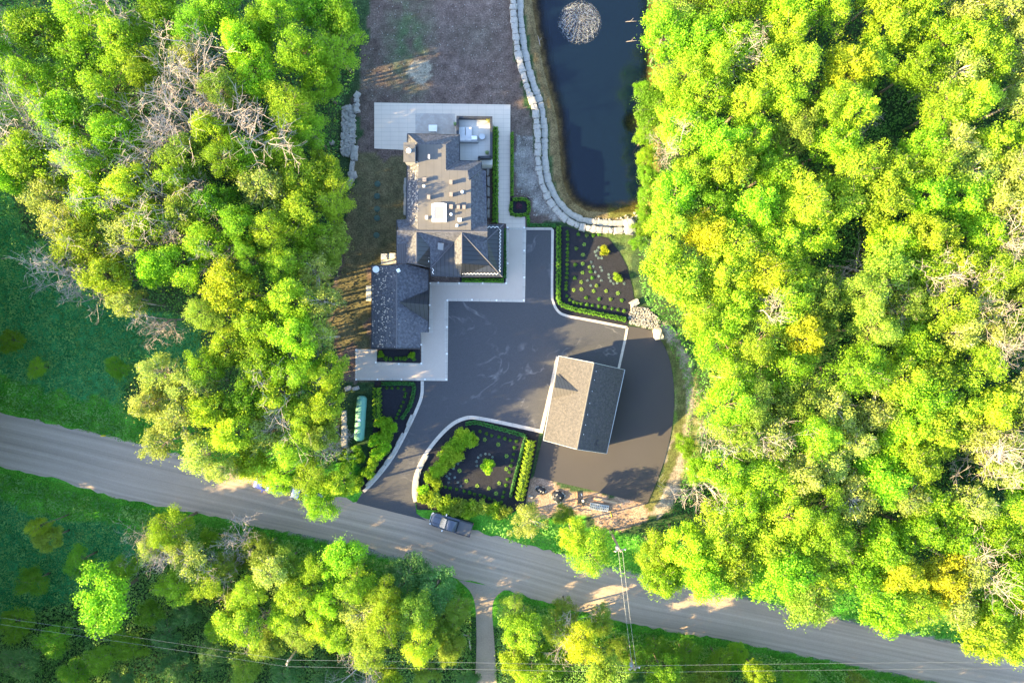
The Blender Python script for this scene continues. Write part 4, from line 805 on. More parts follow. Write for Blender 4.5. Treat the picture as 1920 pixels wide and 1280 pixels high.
for k, (x, y_, r) in enumerate(bushC):
    put_mesh('leafy_bush', BUSH[(k+2) % 5], x, y_, r, 1.2, M['lf_lime' if k < 7 else 'lf_yellow' if k in (7, 8, 10, 11) else 'lf_green'], 'leafy bush between the green tank and the driveway mouth, %s counting downwards' % ordw(k+1), 'shrub', 'bushes left of the driveway mouth', 1.1)
def hedge(name, pts, wid, h, m, label, dens=70, knob=.35, taper=True):
    line = smooth_line(pts, 4); w_ = np.array([tuple(P(a, b, h*.8))[:2] for a, b in line]); seg = np.hypot(*np.diff(w_, axis=0).T); s = np.concatenate([[0], np.cumsum(seg)]); L = s[-1]
    rs = np.random.RandomState(int(abs(pts[0][0]))); n = int(L*(wid + 2*h)*dens); t = rs.uniform(0, L, n); X = np.interp(t, s, w_[:, 0]); Y = np.interp(t, s, w_[:, 1])
    dx = np.gradient(w_[:, 0]); dy = np.gradient(w_[:, 1]); ln = np.hypot(dx, dy) + 1e-9; nx = np.interp(t, s, -dy/ln); ny = np.interp(t, s, dx/ln)
    bul = 1 + knob*.5*np.cos(t*2*math.pi/.62) + .15*(vnoise(t, t*0, .9, 5) - .5)
    a = rs.uniform(-.15, math.pi + .15, n); u = np.cos(a); v = np.sin(a); u = np.sign(u)*np.abs(u)**.6; v = np.abs(v)**.5
    pos = np.stack([X + nx*u*wid/2*bul, Y + ny*u*wid/2*bul, .08 + v*h*(.9 + .1*bul)], 1)*1.0
    nr = np.stack([nx*u, ny*u, v], 1) + rs.normal(size=(n, 3))*.45
    me = leaf_mesh(name, pos, nr, .17*rs.uniform(.6, 1.3, n), rs.rand(n), m, 3); root = link(bpy.data.objects.new(name, me)); tag(root, label, 'hedge')
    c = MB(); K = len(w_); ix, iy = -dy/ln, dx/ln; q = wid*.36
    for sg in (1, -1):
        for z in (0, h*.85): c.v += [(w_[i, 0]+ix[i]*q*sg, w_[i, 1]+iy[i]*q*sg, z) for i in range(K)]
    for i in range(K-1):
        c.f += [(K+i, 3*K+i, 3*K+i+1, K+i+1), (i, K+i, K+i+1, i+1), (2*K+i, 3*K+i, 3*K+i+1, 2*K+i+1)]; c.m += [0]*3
    c.build('inner_core', M['core'], root); return root
hedge('clipped_hedge', [(1047.5, 423), (1047.5, 500), (1047, 550), (1050.5, 568), (1072, 578), (1105, 585), (1174, 599)], .62, .6, M['lf_box'], 'clipped boxwood hedge along the drive side of the bed below the pond')
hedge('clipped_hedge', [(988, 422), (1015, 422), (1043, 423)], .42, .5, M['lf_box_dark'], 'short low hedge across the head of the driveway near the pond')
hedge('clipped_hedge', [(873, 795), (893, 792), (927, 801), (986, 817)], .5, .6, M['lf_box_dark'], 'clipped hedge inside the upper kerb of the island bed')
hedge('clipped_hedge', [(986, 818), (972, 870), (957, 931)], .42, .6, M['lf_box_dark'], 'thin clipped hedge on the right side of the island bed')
hedge('cedar_hedge', [(996, 825), (990, 860), (982, 900), (974, 938)], 1.15, 1.6, M['lf_yellow'], 'thick yellow green cedar hedge between the island bed and the dirt patch', 60, .5)
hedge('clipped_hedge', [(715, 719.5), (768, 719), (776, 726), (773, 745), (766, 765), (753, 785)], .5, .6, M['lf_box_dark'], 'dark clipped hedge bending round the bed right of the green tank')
hedge('cedar_hedge', [(706, 726), (706, 785)], 1.0, 1.5, M['lf_green'], 'green cedar hedge between the green tank and its planting bed', 60, .5)
hedge('clipped_hedge', [(929, 238), (929, 300), (929, 360), (928, 418)], .75, .9, M['lf_box'], 'long clipped hedge between the house and the paved path')
hedge('clipped_hedge', [(960, 248), (960, 310), (960, 368)], .42, .6, M['lf_box'], 'thin clipped hedge right of the paved path beside the terrace')
hedge('square_hedge', [(960, 374), (988, 375), (989, 400), (960, 401), (959, 378)], .45, .5, M['lf_box'], 'low square boxwood hedge round the purple shrub by the path')
hedge('clipped_hedge', [(990, 404), (991, 420)], .42, .5, M['lf_box'], 'very short hedge piece between the square hedge and the driveway head')
hedge('clipped_hedge', [(866, 525), (905, 525.5), (944, 526)], .5, .5, M['lf_box'], 'short clipped hedge under the metal roofs of the house')
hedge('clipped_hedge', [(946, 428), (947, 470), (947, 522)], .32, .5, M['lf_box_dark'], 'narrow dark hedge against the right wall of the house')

# ------------------------------------------------------------------ boulders
def rock_mesh(seed):
    import bmesh
    rs = random.Random(seed); bm = bmesh.new(); bmesh.ops.create_cube(bm, size=1); bmesh.ops.subdivide_edges(bm, edges=bm.edges[:], cuts=2, use_grid_fill=True)
    for v in bm.verts:
        v.co = v.co.lerp(v.co.normalized()*.62, .4) + Vector((rs.gauss(0, .05), rs.gauss(0, .05), rs.gauss(0, .03)))
    me = bpy.data.meshes.new('boulder'); bm.to_mesh(me); bm.free(); me.materials.append(M['rock']); return me
RK = [rock_mesh(i) for i in range(6)]
def rock(px, py, lx, ly, h, ang, label, group, k=0, z=0, name='limestone_boulder', m=None):
    o = link(bpy.data.objects.new(name, RK[k % 6])); p = P(px, py, z + h*.7); o.location = (p.x, p.y, z + h*.4); o.scale = (lx, ly, h); o.rotation_euler = (0, 0, ang)
    if m: o.material_slots[0].link = 'OBJECT'; o.material_slots[0].material = m
    tag(o, label, 'boulder', group); return o
wl = np.array(W(WALL_LINE)); ss = np.concatenate([[0], np.cumsum(np.hypot(*np.diff(wl, axis=0).T))]); t = 0; k = 0; rr = random.Random(4)
while t < ss[-1] - .5:
    L = rr.uniform(.6, 1.35); tm = t + L/2; x = np.interp(tm, ss, wl[:, 0]); y = np.interp(tm, ss, wl[:, 1]); x2 = np.interp(tm+.3, ss, wl[:, 0]); y2 = np.interp(tm+.3, ss, wl[:, 1]); a = math.atan2(y2-y, x2-x)
    px, py = x*S + 960, 640 - y*S; k += 1; d = Vector((math.sin(a), -math.cos(a)))*(-1)
    rock(px, py, L*.97, rr.uniform(.65, 1.0), .7, a + rr.uniform(-.12, .12), 'squared limestone boulder of the pond wall\'s top course, %s from the fountain end' % ordw(k), 'boulders of the pond wall top course', k)
    n = Vector((-math.sin(a), math.cos(a))); q = (px + n.x*.95*S, py - n.y*.95*S)
    rock(q[0], q[1], L*1.05, rr.uniform(.7, .95), .45, a + rr.uniform(-.15, .15), 'lower limestone boulder on the water side of the pond wall, %s from the fountain end' % ordw(k), 'boulders of the pond wall lower course', k+3, -.22)
    t += L
rock(1182, 423, 2.0, 1.4, 1.0, 1.7, 'big rounded boulder ending the pond wall at its lower right', None, 2)
rock(1190, 568, 1.2, .8, .7, .5, 'grey boulder at the upper left of the stone slope by the asphalt yard', None, 1)
rock(1234, 626, 1.1, 1.5, 1.1, .3, 'tall sand-coloured stone block standing at the corner of the asphalt yard', None, 4, m=M['rock_warm'])
def rubble(name, poly, n, s0, s1, m, label, seed, zlo=0, zhi=.15):
    x, y, rs = scatter(n*2, poly, seed); b = MB(); rd = random.Random(seed)
    for i in range(min(len(x), n)):
        p = P(x[i], y[i]); s = rd.uniform(s0, s1); b.box((p.x, p.y, rd.uniform(zlo, zhi) + s*.2), (s, s*rd.uniform(.5, .9), s*.6), rd.uniform(0, 3), .7)
    tag(b.build(name, m), label, 'stones', kind='stuff')
rubble('rubble', [(643, 203), (665, 197), (665, 272), (655, 293), (640, 290)], 620, .25, .6, M['rock'], 'broken grey rubble bank left of the terrace', 3)
rubble('rubble', [(1010, 300), (1024, 300), (1036, 355), (1060, 388), (1095, 408), (1150, 412), (1196, 396), (1202, 425), (1160, 422), (1100, 420), (1060, 400), (1030, 365)], 900, .12, .36, M['rock'], 'loose pale stones between the pond wall and the water', 8, -.12, 0)
rubble('stone_slope', [(1184, 572), (1215, 578), (1238, 600), (1236, 616), (1212, 615), (1182, 608), (1178, 596)], 900, .08, .24, M['rock'], 'pale grey stone slope between the bed and the asphalt yard', 12)
rubble('loose_stones', [(968, 250), (1004, 260), (1008, 320), (1030, 372), (1046, 404), (1000, 404), (994, 372), (968, 366)], 260, .08, .22, M['rock'], 'small stones scattered between the path hedge and the pond wall', 14, 0, .02)
rubble('loose_stones', [(690, 0), (950, 0), (960, 180), (680, 185)], 300, .05, .14, M['rock'], 'tiny stones scattered over the bare yard above the terrace', 15, 0, .02)
for k, (x, y_, a, b_, an) in enumerate([(669, 178, .9, .7, 1), (668, 188, .7, .6, 0), (669, 197, .8, .6, 1), (668, 206, .8, .7, .4), (665, 280, 1.0, .8, 1.4), (664, 291, 1.3, .9, 1.5), (660, 308, .9, .6, 1.4), (659, 317, .8, .6, 1.5), (661, 328, 1.1, 1.0, .3), (655, 342, 1.6, .7, 1.1), (651, 205, .5, .4, 0), (622, 267, .6, .5, .4)]):
    rock(x, y_, a, b_, .6, an, 'pale boulder in the broken line left of the terrace and lawn, %s from the top' % ordw(k+1), 'boulders left of the terrace', k)
for k, (x, y_, a, b_) in enumerate([(645, 776, .9, .6), (645, 785, .9, .7), (645, 794, .9, .6), (645, 803, .9, .7), (645, 811, .8, .7), (645, 821, .9, .8), (645, 831, 1.1, .8), (652, 728, .9, .6), (667, 728, .9, .5)]):
    rock(x, y_, a, b_, .6, 1.57 if k < 7 else .3, 'pale boulder beside the green tank, %s in the line counting downwards' % ordw(k+1), 'boulders by the green tank', k)
for k, (x, y_) in enumerate([(760, 342), (759, 354), (760, 368), (759, 382), (759, 395), (915, 320), (916, 340), (916, 360), (916, 380), (916, 400)]):
    rock(x, y_, 1.2, .35, .3, 1.57, 'flat pale stone edging the %s wall of the house, %s from the top' % ('left' if k < 5 else 'right', ordw(k % 5 + 1)), 'edging stones by the house walls', k)
for k, (x, y_, L, a) in enumerate([(768, 788, 1.6, 1.15), (764, 802, 1.2, 1.1), (750, 823, 1.8, 1.1), (741, 842, 1.8, 1.05), (728, 861, 1.7, .95), (715, 880, 1.5, .9), (704, 893, 1.3, .8), (692, 905, 1.2, .8), (797, 861, 1.4, 1.0), (789, 876, 1.3, 1.1), (784, 892, 1.3, 1.3), (782, 908, 1.2, 1.5), (781, 924, 1.2, 1.55)]):
    rock(x, y_, L, .42, .5, a, 'cut stone on the %s kerb of the driveway mouth, %s from the top' % (('left', ordw(k+1)) if k < 8 else ('right', ordw(k-7))), 'cut stones along the driveway mouth kerbs', k, name='cut_stone')

# ------------------------------------------------------------------ buildings
def Q(pts): return [P(*p) for p in pts]
def roof_part(name, facets, m, parent, thick=.14):
    if 'metal' in name and len(facets) > 1:
        for f in facets: roof_part(name, [f], m, parent, thick)
        return
    b = MB()
    for f in facets: b.poly(Q(f))
    o = b.build(name, m, parent); md = o.modifiers.new('thickness', 'SOLIDIFY'); md.thickness = thick; md.offset = -1; return o
def prism(b, pts, z0, z1):
    pts = [Vector(p) for p in pts]; n = len(pts)
    ar = sum(pts[i].x*pts[(i+1) % n].y - pts[(i+1) % n].x*pts[i].y for i in range(n))
    if ar < 0: pts = pts[::-1]
    for i in range(n):
        p, q = pts[i], pts[(i+1) % n]; b.face([(p.x, p.y, z0), (q.x, q.y, z0), (q.x, q.y, z1), (p.x, p.y, z1)])
    b.poly([(p.x, p.y, z1) for p in pts])
def inset(pts, d):
    n = len(pts); ar = sum(pts[i].x*pts[(i+1) % n].y - pts[(i+1) % n].x*pts[i].y for i in range(n)); sg = 1 if ar > 0 else -1; out = []
    for i in range(n):
        a, p, c = pts[i-1], pts[i], pts[(i+1) % n]; d1 = (p-a).normalized(); d2 = (c-p).normalized()
        n1 = Vector((-d1.y, d1.x))*sg; n2 = Vector((-d2.y, d2.x))*sg; out.append(Vector((p.x, p.y)) + (n1+n2)*d)
    return out
def walls(name, pts_px, z, z1, m, parent, d=.35):
    b = MB(); pts = [P(x, y, z).xy for x, y in pts_px]; prism(b, inset(pts, d), 0, z1); return b.build(name, m, parent)
house = empty('house', P(830, 420)); Vh = house.location.copy()
tag(house, 'large L-shaped house with dark shingle and metal roofs beside the driveway', 'house')
def reparent_fix(root):
    """children were built in world space: keep them there"""
    def rec(o):
        for c in KIDS.get(o.name, []):
            if c.parent == root: c.location = c.location - root.location
    rec(root)
MAIN = [(764, 251), (862, 253), (862, 301), (903, 303), (903, 318), (911, 320), (913, 421), (944, 421), (942, 519), (864, 519), (808, 517), (806, 500), (744, 496), (744, 412), (762, 411)]
walls('wall', MAIN, 5.0, 4.5, M['wall_stone'], house, .4)
roof_part('flat_roof', [[(785, 271, 7), (836, 271, 7), (836, 319, 7), (877, 320, 7), (877, 337, 7), (883, 337, 7), (883, 433, 7), (783, 433, 7)]], M['membrane'], house)
E = 5.4
roof_part('shingle_roof', [[(764, 251, E), (862, 253, E), (836, 271, 7), (785, 271, 7)], [(862, 253, E), (861, 301, E), (836, 319, 7), (836, 271, 7)], [(861, 301, E), (903, 303, E), (877, 320, 7), (836, 319, 7)],
    [(903, 303, E), (903, 318, E), (880, 337, 7), (877, 337, 7), (877, 320, 7)], [(903, 318, E), (911, 320, E), (913, 416, E), (883, 433, 7), (883, 337, 7)], [(764, 251, E), (785, 271, 7), (783, 433, 7), (762, 411, E)],
    [(744, 412, 5.3), (764, 411, 5.3), (783, 432, 7.15), (747, 432, 7.15)], [(887, 432, 7.15), (913, 415, 5.6), (914, 434, 7.15)],
    [(744, 432, 7.15), (781, 434, 7.15), (761, 458, 5.9), (744, 458, 5.9)], [(781, 434, 7.15), (866, 436, 7.15), (851, 455, 5.2)], [(866, 436, 7.15), (914, 434, 7.15), (913, 449, 5.5)],
    [(781, 434, 7.15), (781, 493, 7.15), (760, 493, 5.6), (761, 458, 5.9)], [(866, 436, 7.15), (866, 494, 6.9), (853, 496, 5.4), (851, 455, 5.2)],
    [(781, 434, 7.12), (851, 455, 5.2), (807, 503, 4.9), (806, 463, 6.0)], [(866, 436, 7.15), (913, 449, 5.5), (917, 490, 5.6)], [(760, 493, 5.6), (781, 493, 7.15), (806, 502, 5.0), (800, 498, 5.0)]], M['shingle'], house)
roof_part('metal_roof', [[(781, 434, 7.12), (806, 463, 6.0), (807, 503, 4.9), (781, 493, 7.15)], [(866, 436, 7.15), (917, 490, 5.7), (917, 498, 5.65), (866, 494, 6.9)],
    [(944, 421, 4.6), (942, 519, 4.6), (917, 491, 5.7), (913, 449, 5.5)]], M['metal_h'], house)
roof_part('metal_roof', [[(913, 421, 5.2), (944, 421, 4.6), (913, 449, 5.5)], [(866, 494, 6.9), (917, 497, 5.65), (942, 519, 4.6), (864, 519, 4.6)], [(851, 455, 5.2), (853, 496, 5.4), (866, 494, 5.9), (864, 519, 4.7), (808, 517, 4.7), (807, 503, 5.0)]], M['metal_v'], house)
roof_part('board_roof', [[(744, 458, 5.85), (761, 458, 5.85), (761, 494, 5.2), (744, 496, 5.2)]], lines_over(mat('grey_boards', (.08, .08, .09), .8), 0, .3, .05, .5), house)
# garage wing
WING = [(697, 497), (803, 500), (803, 623), (789, 623), (788, 653), (697, 653)]
walls('wall', WING, 3.4, 3.0, M['wall_stone'], house, .4)
roof_part('wing_roof', [[(697, 497, 3.3), (744, 497, 5.7), (743, 653, 5.7), (697, 653, 3.3)], [(744, 497, 5.7), (760, 494, 5.0), (803, 506, 3.3), (803, 623, 3.3), (789, 623, 3.8), (788, 653, 3.8), (743, 653, 5.7)]], M['shingle'], house)
roof_part('dormer_roof', [[(749, 567, 5.75), (803, 544, 3.45), (803, 571, 5.5)], [(749, 567, 5.75), (803, 571, 5.5), (802, 602, 3.45)]], M['metal_v'], house)
# gutters and fascias
b = MB()
def gut(*pts, r=.07):
    b = MB(); b.tube([P(*p) for p in pts], r, 6); b.build('gutter', M['trim_dark'], house)
gut((764, 251, E), (862, 253, E), (862, 301, E), (903, 303, E), (903, 318, E)); gut((803, 506, 3.3), (803, 623, 3.3)); gut((944, 421, 4.6), (942, 519, 4.6), (864, 519, 4.6), (808, 517, 4.7)); gut((697, 653, 3.3), (697, 497, 3.3)); gut((762, 411, E), (764, 251, E)); gut((697, 653, 3.3), (743, 653, 5.7), (788, 653, 3.8)); gut((744, 496, 5.2), (744, 412, 5.3))
M['ridge'] = mat('ridge_shingle', (.10, .10, .115), .85)
for pts in ([(785, 271, 7.05), (764, 251, 5.45)], [(836, 319, 7.05), (861, 301, 5.45)], [(878, 337, 7.05), (903, 318, 5.45)], [(781, 434, 7.2), (914, 434.5, 7.2)], [(781, 434, 7.2), (781, 493, 7.2)], [(866, 436, 7.2), (866, 494, 6.95)], [(744, 497, 5.75), (743, 653, 5.75)], [(851, 455, 5.25), (807, 503, 4.95)], [(866, 436, 7.2), (917, 491, 5.75), (942, 519, 4.65)], [(913, 449, 5.55), (944, 421, 4.65)], [(762, 411, 5.42), (783, 433, 7.08)], [(883, 433, 7.08), (913, 416, 5.45)]):
    b = MB(); b.tube([P(*p) for p in pts], .09, 5); b.build('ridge_cap', M['ridge'], house)
# snow guards
for pts in ([(938, 430, 4.95), (937, 509, 4.95)], [(867, 513, 5.0), (934, 513.5, 5.0)], [(803.5, 466, 5.75), (803, 493, 5.4)], [(914, 426, 5.35), (935, 426, 4.9)], [(812, 503, 5.35), (812, 514, 5.1)]):
    b = MB(); a, c = P(*pts[0]), P(*pts[1]); n = max(3, int((c-a).length/.22)); zig = []
    for i in range(n+1):
        q = a.lerp(c, i/n); d = (c-a).normalized(); nn = Vector((-d.y, d.x, 0)); zig.append(q + nn*(.09 if i % 2 else -.09) + Vector((0, 0, .08)))
    b.tube(zig, .045, 4); b.build('snow_guard', M['white'], house)
b = MB(); rl = random.Random(77)                              # leaf litter lying on the roofs
for k in range(330):
    if k % 2: x, y_, z = rl.gauss(716, 12), rl.uniform(500, 650), 0; x = min(max(x, 699), 760); z = 3.3 + 2.4*(1 - abs(x-744)/47) + .1
    else: x, y_ = rl.uniform(765, 784), rl.uniform(300, 425); z = 5.4 + 1.6*(x-763)/21 + .1
    p = P(x, y_, z); q = rl.uniform(.05, .16); t_ = rl.uniform(0, 3); d1 = Vector((math.cos(t_), math.sin(t_), .3))*q; d2 = Vector((-math.sin(t_), math.cos(t_), .2))*q*.6
    b.face([p-d1, p-d2, p+d1, p+d2])
tag(b.build('leaf_litter', mat('dry_leaf', (.42, .36, .30), .9), house), kind='stuff')
# skylights
b = MB(); c = P(823.5, 399, 7.3); hx, hy = 11.5/S*.92, 15/S*.92
for dx, dy, sx, sy in ((-hx, 0, .28, 2*hy+.28), (hx, 0, .28, 2*hy+.28), (0, -hy, 2*hx-.28, .28), (0, hy, 2*hx-.28, .45)): b.box((c.x+dx, c.y+dy, 7.22), (sx, sy, .44))
sk = b.build('skylight', M['white'], house); b = MB(); b.box((c.x, c.y, 7.25), (2*hx-.27, 2*hy-.27, .3)); o = b.build('glass', M['skyglass'], sk)
b = MB(); b.poly(Q([(821, 455, 6.15), (832, 456, 5.95), (831, 469, 5.75), (821, 468, 5.95)])); o = b.build('skylight', M['skyglass'], house); md = o.modifiers.new('t', 'SOLIDIFY'); md.thickness = .3; md.offset = -1
# roof vents
for k, (x, y_, sx, sy, hh, mm) in enumerate([(796, 337, .5, .5, .5, 'vent'), (845.5, 342, .42, .55, .6, 'vent'), (846, 365, .42, .55, .6, 'vent'), (804, 370, .4, .55, .6, 'vent'), (846, 388, .45, .55, .6, 'vent'), (859.5, 388.5, .4, .5, .5, 'vent'), (870, 388.5, .4, .5, .5, 'vent'), (862, 412.5, .45, .45, .7, 'trim_white'), (800, 408, .3, .45, .6, 'trim_white'), (804.5, 294, .16, .5, .5, 'trim_white')]):
    b = MB(); p = P(x, y_, 7.4); sx *= .8; sy *= .8; b.box((p.x, p.y, 7 + hh/2), (sx, sy, hh)); b.box((p.x, p.y, 7 + hh + .04), (sx+.08, sy+.08, .08)); b.build('roof_vent', M[mm], house)
for x, y_ in ((795, 349), (867, 360), (846, 402), (857, 423)):
    b = MB(); p = P(x, y_, 7.3); b.disc((p.x, p.y, 7), .13, .4, 10); b.disc((p.x, p.y, 7.4), .2, .12, 10, .1); b.build('vent_pipe', M['white'], house)
# chimney
b = MB(); c = P(767.5, 286, 8); b.box((c.x, c.y, 4), (1.25, 2.2, 8)); ch = b.build('chimney', M['wall_stone'], house)
b = MB(); b.box((c.x, c.y, 8.06), (1.45, 2.45, .14)); b.build('chimney_cap', M['membrane'], ch)
b = MB(); b.disc((c.x, c.y + .1, 8.13), .25, .3, 16); b.disc((c.x, c.y + .1, 8.5), .33, .1, 16, .2); b.build('flue', M['white'], ch)
b = MB(); p = P(705, 505, 4.2); b.disc((p.x, p.y, 4.1), .4, .1, 16, .45); b.tube([(p.x, p.y, 3.6), (p.x, p.y, 4.1)], .04); b.build('satellite_dish', M['trim_white'], house)
b = MB(); p = P(747, 507, 5.9); b.box((p.x, p.y, 5.85), (.42, .42, .45), .5); b.build('roof_vent', M['white'], house)
# doors and windows in the walls
def window_on(parent, a, c, z0, z1, mframe=M['trim_white'], name='window'):
    a, c = Vector((a[0], a[1], 0)), Vector((c[0], c[1], 0)); d = (c-a).normalized(); mid = (a+c)/2; ang = math.atan2(d.y, d.x); L = (c-a).length
    b = MB(); b.box((mid.x, mid.y, (z0+z1)/2), (L, .14, z1-z0), ang); f = b.build(name, mframe, parent); b = MB(); b.box((mid.x, mid.y, (z0+z1)/2), (L-.2, .2, z1-z0-.2), ang); b.build('pane', M['glass'], f)
wn = [(746.5, 430, 450), (746.5, 470, 486)]
def gwin(pa, pb, z, z0, z1, off=(0, 0), **kw): a = P(*pa, z); c = P(*pb, z); window_on(house, (a.x+off[0], a.y+off[1]), (c.x+off[0], c.y+off[1]), z0, z1, **kw)
for ya, yb in ((330, 345), (355, 375), (385, 400)): gwin((911.5, ya), (912, yb), 5, 1.0, 2.6, (-.42, 0)); gwin((763, ya), (763, yb), 5, 1.0, 2.6, (.42, 0))
gwin((875, 519), (895, 519), 5, .8, 2.4, (0, .42)); gwin((905, 519), (928, 519), 5, .8, 2.4, (0, .42)); gwin((830, 518), (846, 518.2), 5, 0.1, 2.3, (0, .42)); gwin((943.2, 440), (943, 460), 5, .8, 2.4, (-.42, 0)); gwin((943, 480), (942.5, 500), 5, .8, 2.4, (-.42, 0))
gwin((803, 515), (803, 540), 3.4, .1, 2.5, (-.42, 0), mframe=M['stucco'], name='garage_door'); gwin((803, 590), (803, 615), 3.4, .1, 2.5, (-.42, 0), mframe=M['stucco'], name='garage_door')
gwin((697, 560), (697, 575), 3.4, .9, 2.3, (.42, 0)); gwin((715, 653), (735, 653), 3.4, .9, 2.3, (0, .42)); gwin((790, 251.5), (815, 252), 5, .2, 2.5, (0, -.42))
# raised deck with dark parapet
DK = [(857, 217), (922, 219), (922, 296), (898, 296), (898, 301), (862, 301), (858, 255)]
b = MB(); prism(b, [P(x, y_, 3).xy for x, y_ in DK], 0, 3.0); b.build('deck', M['deck'], house)
b = MB(); zz = 3.02
def rail(a, c, h=.95, th=.3):
    a, c = P(*a, 3.8), P(*c, 3.8); d = c-a; b.box(((a.x+c.x)/2, (a.y+c.y)/2, 3 + h/2), (d.length+th, th, h), math.atan2(d.y, d.x))
rail((858, 219), (921, 220), .7); rail((921, 223), (921, 293)); rail((899, 295), (919, 295)); rail((898, 297), (898, 300)); rail((858, 222), (858, 251)); b.build('parapet', M['trim_dark'], house)
b = MB(); p = P(911, 303, 2); b.box((p.x, p.y, 1.1), (1.7, .95, 2.2)); b.build('outer_steps_block', M['stucco'], house)
reparent_fix(house)
# fix nested children offset (kept in world space, parents moved with the root)
def furniture():
    p = P(878, 253, 3.4); s = empty('outdoor_sofa', (p.x, p.y, 3.0)); tag(s, 'grey L-shaped sofa with pale cushions on the raised deck', 'sofa')
    b = MB(); b.box((0, -.55, .2), (2.5, .95, .4)); b.box((-.85, .45, .2), (.85, 1.2, .4)); b.box((.05, .45, .2), (.8, 1.2, .4)); b.build('base', M['cushion'], s, bevel=.04)
    b = MB(); b.box((0, -1.0, .45), (2.55, .16, .7)); b.box((1.25, -.6, .35), (.14, .9, .5)); b.build('backrest', M['sofa'], s, bevel=.03)
    for x in (-.8, 0.05): b = MB(); b.box((x, -.78, .55), (.78, .26, .42)); b.build('cushion', M['cushion'], s, bevel=.08)
    b = MB(); b.box((.8, -.45, .5), (.75, .5, .16)); b.build('cushion', M['white'], s, bevel=.06)
    p = P(904, 256, 3.5); t = empty('round_table', (p.x, p.y, 3.0)); tag(t, 'round grey table beside the sofa on the raised deck', 'table')
    b = MB(); b.disc((0, 0, .42), .40, .05, 28); b.build('tabletop', M['steel'], t); b = MB(); b.disc((0, 0, 0), .34, .42, 20, .38); b.build('base', M['trim_dark'], t)
    p = P(812, 241.5, .5); t = empty('patio_table', (p.x, p.y, .1)); tag(t, 'white square-cornered table on the stone court above the house', 'table')
    b = MB(); b.box((0, 0, .62), (1.15, .9, .1)); b.build('tabletop', M['white'], t, bevel=.02)
    for x in (-.45, .45):
        for y in (-.33, .33): b = MB(); b.box((x, y, .285), (.08, .08, .57)); b.build('leg', M['white'], t)
    for k, (x, y_, z, r, mm, lab) in enumerate([(916, 225, 3, 4.2, 'lf_gold', 'bright yellow potted plant in the upper right corner of the deck'), (913, 285, 3, 3.6, 'lf_green', 'dark green potted plant in the lower right corner of the deck'), (853, 231, .1, 3.4, 'lf_green', 'small green potted plant left of the deck wall')]):
        p = P(x, y_, z + .7); t = empty('potted_plant', (p.x, p.y, z)); tag(t, lab, 'plant'); b = MB(); b.disc((0, 0, .0), .17, .38, 14, .23); b.build('pot', M['ceramic'], t)
        o = bpy.data.objects.new('foliage', BOX[k]); SC.collection.objects.link(o); o.parent = t; o.location = (0, 0, .45); o.scale = (r/S,)*3; o.material_slots[0].link = 'OBJECT'; o.material_slots[0].material = M[mm]
    p = P(911, 302, 1.2); t = empty('outdoor_grill', (p.x, p.y, 2.2)); tag(t, 'built-in outdoor grill on the pale block beside the deck corner', 'grill')
    b = MB(); b.box((0, .1, .12), (1.1, .3, .24)); b.build('lid', M['trim_dark'], t, bevel=.03); b = MB(); b.box((.05, -.1, .05), (.95, .12, .1)); b.build('grate', M['steel'], t)
furniture()
# things beside the house
for k, (x, y_) in enumerate([(708, 345), (707, 368), (707, 392), (707, 409), (706, 441)]):
    b = MB(); p = P(x, y_); b.disc((p.x, p.y, 0), .42, .12, 22); b.disc((p.x, p.y, .12), .36, .06, 22, .3); tag(b.build('tank_lid', M['lid'], origin=(p.x, p.y, 0)), 'round dark green lid in the lawn left of the house, %s from the top' % ordw(k+1), 'lid', 'round lids in the lawn')
b = MB(); p = P(729, 486); b.box((p.x, p.y, .08), (2.1, 1.45, .16)); tag(b.build('concrete_pad', M['stucco']), 'pale concrete pad in the corner between house and lower wing', 'slab')
for k, (x, y_) in enumerate([(722, 482), (738, 481)]):
    t = empty('condenser_unit', (*P(x, y_).xy, .16)); tag(t, '%s of the two pale condenser units on the pad by the house' % ('left' if k == 0 else 'right'), 'air conditioner', 'condenser units'); b = MB(); b.box((0, 0, .35), (.8, .75, .7)); b.build('housing', M['stucco'], t, bevel=.03); b = MB(); b.disc((0, 0, .7), .3, .03, 18); b.build('fan_grille', M['steel'], t)
b = MB(); p = P(692, 550); b.box((p.x, p.y, .1), (.75, 2.1, .2)); tag(b.build('concrete_step', M['stucco']), 'long pale concrete step on the left wall of the lower wing', 'step')
# detached garage
gar = empty('detached_garage', P(1095, 757)); tag(gar, 'detached garage with a sunlit left roof slope and small dormer', 'garage')
GE, GR = 3.3, 6.3
A, Bq, Cq, D = (1048, 667), (1171.5, 693), (1137.5, 850), (1019, 825); R1, R2 = (1114, 680), (1082, 842)
walls('wall', [A, Bq, Cq, D], GE, 3.0, M['stucco'], gar, .35)
bb = MB(); ra, rb = P(*R1, GR), P(*R2, GR)
for (e1, e2, rr_) in ((P(*A, GE), P(*Bq, GE), ra), (P(*D, GE), P(*Cq, GE), rb)):
    c = P(1095, 757).xy; sh = [Vector((*(v.xy + (c - v.xy).normalized()*.4), v.z - .2)) for v in (e1, e2, rr_)]; bb.face(sh); bb.face(sh[::-1])
bb.build('gable_wall', M['stucco'], gar)
roof_part('roof', [[(*A, GE), (*R1, GR), (*R2, GR), (*D, GE)], [(*R1, GR), (*Bq, GE), (*Cq, GE), (*R2, GR)]], M['shingle_tan'], gar, .18)
dz = 4.6
roof_part('dormer', [[(1043, 701, 3.75), (1093, 735, 5.55), (1040, 726, 5.3)], [(1040, 726, 5.3), (1093, 735, 5.55), (1034, 746, 3.6)]], lines_over(mat('dormer_metal', (.09, .085, .08), .5), 1, .4, .06, .5, R(75)), gar)
